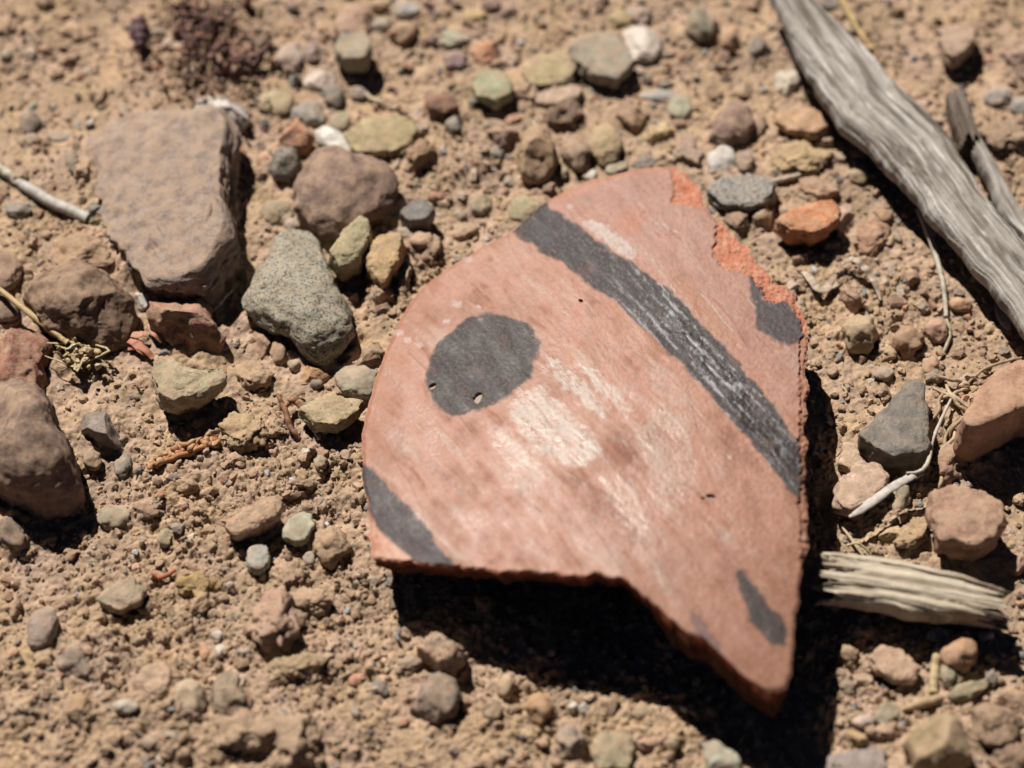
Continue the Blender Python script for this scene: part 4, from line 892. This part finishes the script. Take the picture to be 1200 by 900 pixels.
rock('R', (136, 102, 98), 28, [(568, 157), (584, 147), (610, 147), (614, 174), (586, 174)], 'dark plum stone left of the egg shaped pebble', 'stone', 'stone')
rock('S', (138, 148, 142), 10, E(582, 179, 9, 7), 'small teal pebble under the dark plum stone')
rock('S', (166, 170, 164), 14, E(532, 146, 9, 9), 'blue grey round pebble left of the dark plum stone')
rock('S', (122, 124, 120), 20, E(391, 114, 12, 12), 'dark grey round pebble below the grey olive block')
rock('S', (166, 162, 156), 18, E(362, 134, 22, 14, 5), 'flat blue grey stone above the salmon one', 'stone', 'stone')
rock('S', (188, 172, 130), 14, E(326, 120, 22, 14), 'olive flat pebble left of the flat blue grey stone')
rock('S', (170, 160, 126), 14, E(400, 143, 14, 12), 'olive grey pebble right of the flat blue grey stone')
rock('Q', (218, 196, 180), 14, E(375, 96, 20, 12), 'pale pink stone left of the dark grey round pebble', 'stone', 'stone')
rock('R', (184, 168, 114), 20, [(404, 158), (430, 140), (470, 137), (492, 150), (483, 172), (450, 182), (415, 176)], 'wide olive stone half sunk in soil above the mauve one', 'stone', 'stone', True)
rock('Q', (238, 234, 224), 26, [(367, 155), (380, 149), (405, 159), (419, 178), (412, 188), (386, 180), (371, 166)], 'bright white stone on top of the mauve round one', 'stone', 'stone', shape='S')
rock('R', (224, 152, 108), 42, [(325, 166), (345, 142), (362, 147), (368, 165), (356, 186), (331, 186)], 'salmon orange stone above the charcoal one', 'stone', 'stone')
rock('G', (126, 120, 116), 38, [(314, 192), (325, 177), (348, 178), (353, 195), (346, 216), (321, 212)], 'charcoal grey rough stone under the salmon orange one', 'stone', 'stone')
rock('R', (136, 106, 98), 56, [(341, 230), (349, 202), (369, 184), (399, 180), (425, 190), (455, 205), (469, 222), (461, 242), (432, 262), (402, 278), (366, 271), (345, 252)], 'large mauve brown rough round stone', 'stone', 'stone', shape='S')
rock('S', (200, 180, 168), 18, E(340, 68, 14, 15), 'pale lilac pebble right of the dried plant')
rock('S', (164, 142, 138), 16, E(366, 62, 10, 11), 'lilac grey pebble left of the grey olive block')
rock('R', (120, 96, 86), 20, E(304, 52, 12, 16, 10), 'dark brown stone beside the dried plant', 'stone', 'stone')
rock('C', (150, 112, 92), 24, E(515, 122, 21, 14, 10), 'dark brown crumbly clod left of the mint green stone')
rock('C', (186, 150, 116), 28, E(494, 182, 15, 16), 'tan crusty clod right of the wide olive stone')
rock('S', (150, 136, 132), 14, E(421, 108, 10, 9), 'purple grey pebble at the foot of the forked twig')
rock('S', (214, 178, 110), 10, E(556, 18, 14, 6), 'mustard yellow pebble at the top edge')
rock('R', (118, 92, 96), 16, E(572, 6, 14, 8), 'dark plum pebble at the top edge')
rock('R', (150, 124, 116), 16, E(594, 14, 10, 10), 'mauve pebble at the top edge right of the dark plum one')
rock('G', (178, 172, 146), 62, [(291, 356), (304, 320), (329, 276), (349, 271), (374, 290), (395, 330), (412, 368), (420, 394), (402, 416), (376, 427), (354, 416), (320, 391), (298, 371)], 'large speckled grey green stone left of the sherd', 'stone', 'stone', shape='S')
rock('R', (190, 182, 132), 56, [(385, 302), (404, 275), (425, 257), (435, 262), (434, 282), (421, 306), (398, 319)], 'yellow green angular stone between the speckled one and the sherd', 'stone', 'stone', flat=True, lift=10)
rock('R', (218, 178, 112), 56, [(429, 306), (441, 283), (470, 279), (475, 286), (466, 312), (450, 336), (438, 326)], 'ochre yellow angular stone left of the sherd', 'stone', 'stone', flat=True, lift=8)
rock('R', (218, 178, 148), 22, [(418, 246), (440, 241), (455, 245), (463, 258), (452, 271), (438, 262)], 'pinkish tan pebble above the ochre yellow stone')
rock('L', (92, 98, 104), 36, [(467, 251), (480, 238), (496, 236), (511, 249), (501, 263), (478, 263)], 'dark blue grey stone above the left part of the sherd', 'stone', 'stone', flat=True, lift=5)
rock('S', (186, 172, 146), 16, E(481, 276, 16, 8, 20), 'tan grey pebble under the dark blue grey stone')
rock('C', (216, 178, 144), 26, E(500, 290, 17, 15), 'pinkish clod at the upper left rim of the sherd')
rock('S', (176, 164, 128), 20, E(563, 241, 14, 12), 'olive round pebble above the upper left rim of the sherd')
rock('S', (206, 170, 134), 14, E(545, 272, 16, 8, -15), 'pale tan flat pebble on the upper left rim of the sherd')
rock('S', (166, 156, 132), 12, E(538, 253, 10, 7), 'small olive grey pebble left of the olive round one')
rock('S', (176, 164, 132), 16, E(324, 250, 19, 13), 'olive grey pebble left of the mauve round stone')
rock('S', (186, 162, 146), 14, E(343, 265, 12, 7), 'pinkish grey pebble on the top end of the speckled stone')
rock('S', (188, 146, 118), 20, E(328, 412, 10, 16), 'brown pink oval pebble under the speckled grey green stone')
rock('S', (206, 184, 152), 12, E(345, 428, 8, 7), 'small cream tan pebble right of the brown pink oval one')
rock('R', (190, 144, 118), 20, E(306, 398, 13, 20, 10), 'rough pinkish brown stone left of the brown pink oval pebble', 'stone', 'stone')
rock('L', (206, 148, 80), 16, [(351, 441), (356, 430), (385, 429), (391, 438), (371, 451), (355, 451)], 'orange ochre flat pebble below the speckled grey green stone')
rock('S', (112, 112, 120), 10, E(371, 450, 8, 5), 'small dark blue pebble in front of the orange ochre one')
rock('S', (168, 162, 140), 24, [(391, 442), (405, 431), (430, 430), (446, 436), (447, 455), (434, 470), (401, 462)], 'grey green smooth stone tucked against the left rim of the sherd', 'stone', 'stone')
rock('R', (170, 132, 104), 22, [(411, 426), (430, 405), (453, 394), (450, 416), (440, 428), (420, 431)], 'brown wedge stone right of the speckled grey green one', 'stone', 'stone')
rock('R', (192, 172, 126), 30, [(349, 482), (378, 465), (426, 469), (421, 482), (396, 502), (369, 499)], 'tan olive flat stone over a black shadow left of the sherd', 'stone', 'stone', True, lift=14)
rock('R', (206, 174, 140), 16, E(411, 349, 9, 8), 'small tan pebble between the speckled stone and the sherd')
rock('C', (204, 176, 140), 28, E(472, 325, 11, 20), 'crumbly tan clod wedged at the upper left rim of the sherd')
rock('R', (170, 120, 96), 12, E(379, 529, 10, 7), 'reddish brown small pebble left of the dark painted corner')
rock('S', (190, 168, 134), 14, E(376, 543, 8, 9), 'tan small pebble below the reddish brown one left of the sherd')
rock('C', (206, 174, 128), 26, E(285, 508, 26, 20, -20), 'tan clod at the right end of the orange sprig')
rock('C', (206, 172, 134), 22, E(300, 440, 20, 16), 'tan clod right of the tan yellow stone')

# ------------------------------------------------------------------ loose gravel: a few kinds that nothing tells apart, then the finest as one layer
def occupied(x, y, m):
    for P in OCC:
        Q = np.asarray(P); lo, hi = Q.min(0) - m, Q.max(0) + m
        if lo[0] < x < hi[0] and lo[1] < y < hi[1]:
            if sd_poly(np.array([float(x)]), np.array([float(y)]), P)[0] < m: return True
    return False
rs = np.random.RandomState(21)
protos = {}
for sty in 'SRC':
    for k in range(3):
        P = np.array([(math.cos(t), math.sin(t) * rs.uniform(.6, .95)) for t in np.linspace(0, 2 * math.pi, 14, endpoint=False)]) * (1 + .18 * rs.normal(size=(14, 1)))
        c, v, f = rock_mesh(P * 6 * U, 0, 7 * U, sty, 900 + k * 7 + ord(sty), 4)
        me = make_mesh('pebble', v, f); me.materials.append(M[sty]); protos[sty, k] = me
KINDS = [('S', (176, 162, 140), 'tiny grey tan pebble lying loose on the soil', 'tiny grey tan pebbles', 52), ('R', (196, 150, 122), 'tiny pinkish brown pebble lying loose on the soil', 'tiny pinkish brown pebbles', 46),
         ('S', (140, 138, 132), 'tiny dark grey pebble lying loose on the soil', 'tiny dark grey pebbles', 34), ('R', (216, 196, 176), 'tiny whitish pebble lying loose on the soil', 'tiny whitish pebbles', 26), ('C', (200, 166, 130), 'small soil coloured crumb clod lying loose', 'small crumb clods', 110)]
for (sty, col, lab, grp, n) in KINDS:
    got = 0
    while got < n:
        x, y = rs.uniform(0, 1200), rs.uniform(0, 900)
        if x > 420 and x < 1010 and 215 < y < 870: continue
        r = min(3.2 + rs.exponential(2.0), 9) * (1.35 if sty == 'C' else 1)
        if occupied(x, y, r * .8): continue
        XY = ray([x], [y], [0])[0]; gz = gh1(XY[0], XY[1])
        o = bpy.data.objects.new('soil_clod' if sty == 'C' else 'pebble', protos[sty, rs.randint(3)]); C.objects.link(o)
        o.location = (XY[0], XY[1], gz + .12 * r * U); s = r / 6; o.scale = (s * rs.uniform(.85, 1.25), s, s * rs.uniform(.7, 1.1)); o.rotation_euler = (rs.normal(0, .25), rs.normal(0, .25), rs.uniform(0, 6.3))
        o.color = (*((ralb(col) if sty != 'C' else SOIL * (lin(col) / lin((200, 167, 132)))) * rs.uniform(.85, 1.12) * np.array([rs.uniform(.96, 1.04), 1, rs.uniform(.94, 1.06)])), 1)
        tag(o, lab, 'clod' if sty == 'C' else 'pebble', grp); got += 1
        OCC.append(E(x, y, r, r, 0, 8))

def grains(name, n, rlo, rexp, rmax, lvl, label, palette, k, wroc, top=0.):
    rs = np.random.RandomState(k); d, f = ICO[lvl]
    var = [d * (1 + .34 * fb3(d * 1.5 + 9 * i, 3, i + k))[:, None] * np.array([rs.uniform(.8, 1.3), rs.uniform(.7, 1.1), rs.uniform(.55, .95)]) for i in range(24)]
    for i in range(24):
        for j in range(5):
            n_ = rs.normal(size=3); n_ /= np.linalg.norm(n_); s_ = var[i] @ n_; lim = np.quantile(s_, rs.uniform(.72, .9)); var[i] = var[i] - np.clip(s_ - lim, 0, 9)[:, None] * n_
    V, Fc, Cc = [], [], []; off = 0
    n = int(n * 1.7); X = rs.uniform(-.16, .16, n * 8); Y = rs.uniform(-.125, .165, n * 8)
    rm = rough_mask(X, Y); keep = rs.uniform(size=n * 8) < np.clip((wroc + (1 - wroc) * rm) * (1 - top + top * np.clip(sstep(-.01, .06, Y) + .7 * sstep(.05, .09, X), 0, 1)), 0, 1) * (.55 + .45 * vn2(X / (28 * U), Y / (28 * U), k))
    X, Y = X[keep][:n], Y[keep][:n]; Zg = ground_h(X, Y)
    for i in range(len(X)):
        r = min(rlo + rs.exponential(rexp), rmax) * U; a = rs.uniform(0, 6.28); c, s = math.cos(a), math.sin(a)
        v = var[rs.randint(24)] * r; v = np.stack([v[:, 0] * c - v[:, 1] * s, v[:, 0] * s + v[:, 1] * c, v[:, 2]], 1) + np.array([X[i], Y[i], Zg[i] + r * rs.uniform(.0, .35)])
        V.append(v); Fc.append(f + off); off += len(v)
        col = SOIL * (lin(palette[min(int(rs.exponential(1.1 if lvl and 'crumb' in name else 2.0)), len(palette) - 1)]) / lin((200, 166, 132))) * rs.uniform(.86, 1.12)
        Cc.append(np.tile(col, (len(v), 1)))
    ob = link(name, make_mesh(name, np.concatenate(V), np.concatenate(Fc), False, np.concatenate(Cc)), M['soil'])
    tag(ob, label, {'soil_crumbs': 'soil crumbs'}.get(name, name), kind='stuff')
grains('soil_crumbs', 13000, 1.3, 1.5, 8, 2, 'loose soil crumbs strewn over the ground', [(200, 165, 130), (192, 156, 122), (206, 174, 138), (188, 150, 118)], 31, .10)
grains('grit', 9500, .9, 1.3, 6, 2, 'fine mixed grit strewn over the ground', [(196, 162, 128), (206, 178, 150), (160, 150, 138), (206, 150, 118), (214, 206, 196), (130, 124, 120), (176, 168, 130), (190, 130, 104), (150, 152, 146)], 57, .55)

grains('gravel', 2400, 2.6, 2.4, 11, 3, 'mixed loose gravel and flakes strewn over the ground', [(200, 166, 134), (186, 150, 124), (206, 178, 150), (170, 150, 130), (196, 150, 122), (160, 154, 138), (180, 168, 132), (214, 200, 182), (134, 112, 104), (190, 172, 130), (150, 150, 142), (196, 136, 104)], 83, .6, .75)

# soil banked against every stone: lift the ground sheet a little round each footprint
def bank():
    me = bpy.data.objects['ground'].data; n = len(me.vertices); co = np.empty(n * 3, np.float32); me.vertices.foreach_get("co", co); co = co.reshape(-1, 3)
    lift = np.zeros(n); XX, YY = co[:, 0].reshape(ny, nx), co[:, 1].reshape(ny, nx); LF = lift.reshape(ny, nx)
    for (P, h, sty) in FOOT:
        c, th, R = radial(P); Rm = R.mean(); wd = min(max(.35 * Rm, 3.5 * U), 14 * U); m = R.max() + 3 * wd
        i0, i1 = np.searchsorted(gx, [c[0] - m, c[0] + m]); j0, j1 = np.searchsorted(gy, [c[1] - m, c[1] + m])
        if i1 <= i0 or j1 <= j0: continue
        x, y = XX[j0:j1, i0:i1] - c[0], YY[j0:j1, i0:i1] - c[1]
        d = np.hypot(x, y) - np.interp(np.arctan2(y, x), np.append(th, math.pi), np.append(R, R[0]))
        amp = min(.17 * h, 7 * U) * np.clip(.65 + .8 * vn2(XX[j0:j1, i0:i1] / (16 * U), YY[j0:j1, i0:i1] / (16 * U), 71), 0, 1.5)
        LF[j0:j1, i0:i1] = np.maximum(LF[j0:j1, i0:i1], amp * np.where(d < 0, 1, np.exp(-(d / wd) ** 2)))
    co[:, 2] += lift; me.vertices.foreach_set("co", co.ravel()); me.update()
bank()
# short bits of dry straw in the soil
rs = np.random.RandomState(77); sb = []
for k in range(5):
    v, f, c = tube([(600, 450, 2, .5), (606 + k, 452 - k * 2, 3.5, 1.3), (614, 449 + k, 3, 1.2), (620, 450, 2, .4)], [(206, 184, 146), (190, 150, 112), (216, 200, 172), (150, 116, 90), (200, 170, 130)][k], 400 + k, 6, .2, .6, 4)
    o = v.mean(0); me = make_mesh('straw_bit', v - o, f, True, c); me.materials.append(M['straw']); sb.append(me)
got = 0
while got < 46:
    x, y = rs.uniform(0, 1200), rs.uniform(0, 900)
    if occupied(x, y, 4): continue
    XY = ray([x], [y], [0])[0]; o = bpy.data.objects.new('straw_bit', sb[rs.randint(5)]); C.objects.link(o)
    o.location = (XY[0], XY[1], gh1(XY[0], XY[1]) + 2.5 * U); o.rotation_euler = (0, rs.normal(0, .15), rs.uniform(0, 6.3)); s = rs.uniform(.5, 1.3); o.scale = (s, s, s)
    tag(o, 'short loose bit of dry straw on the soil', 'straw', 'short bits of dry straw'); got += 1
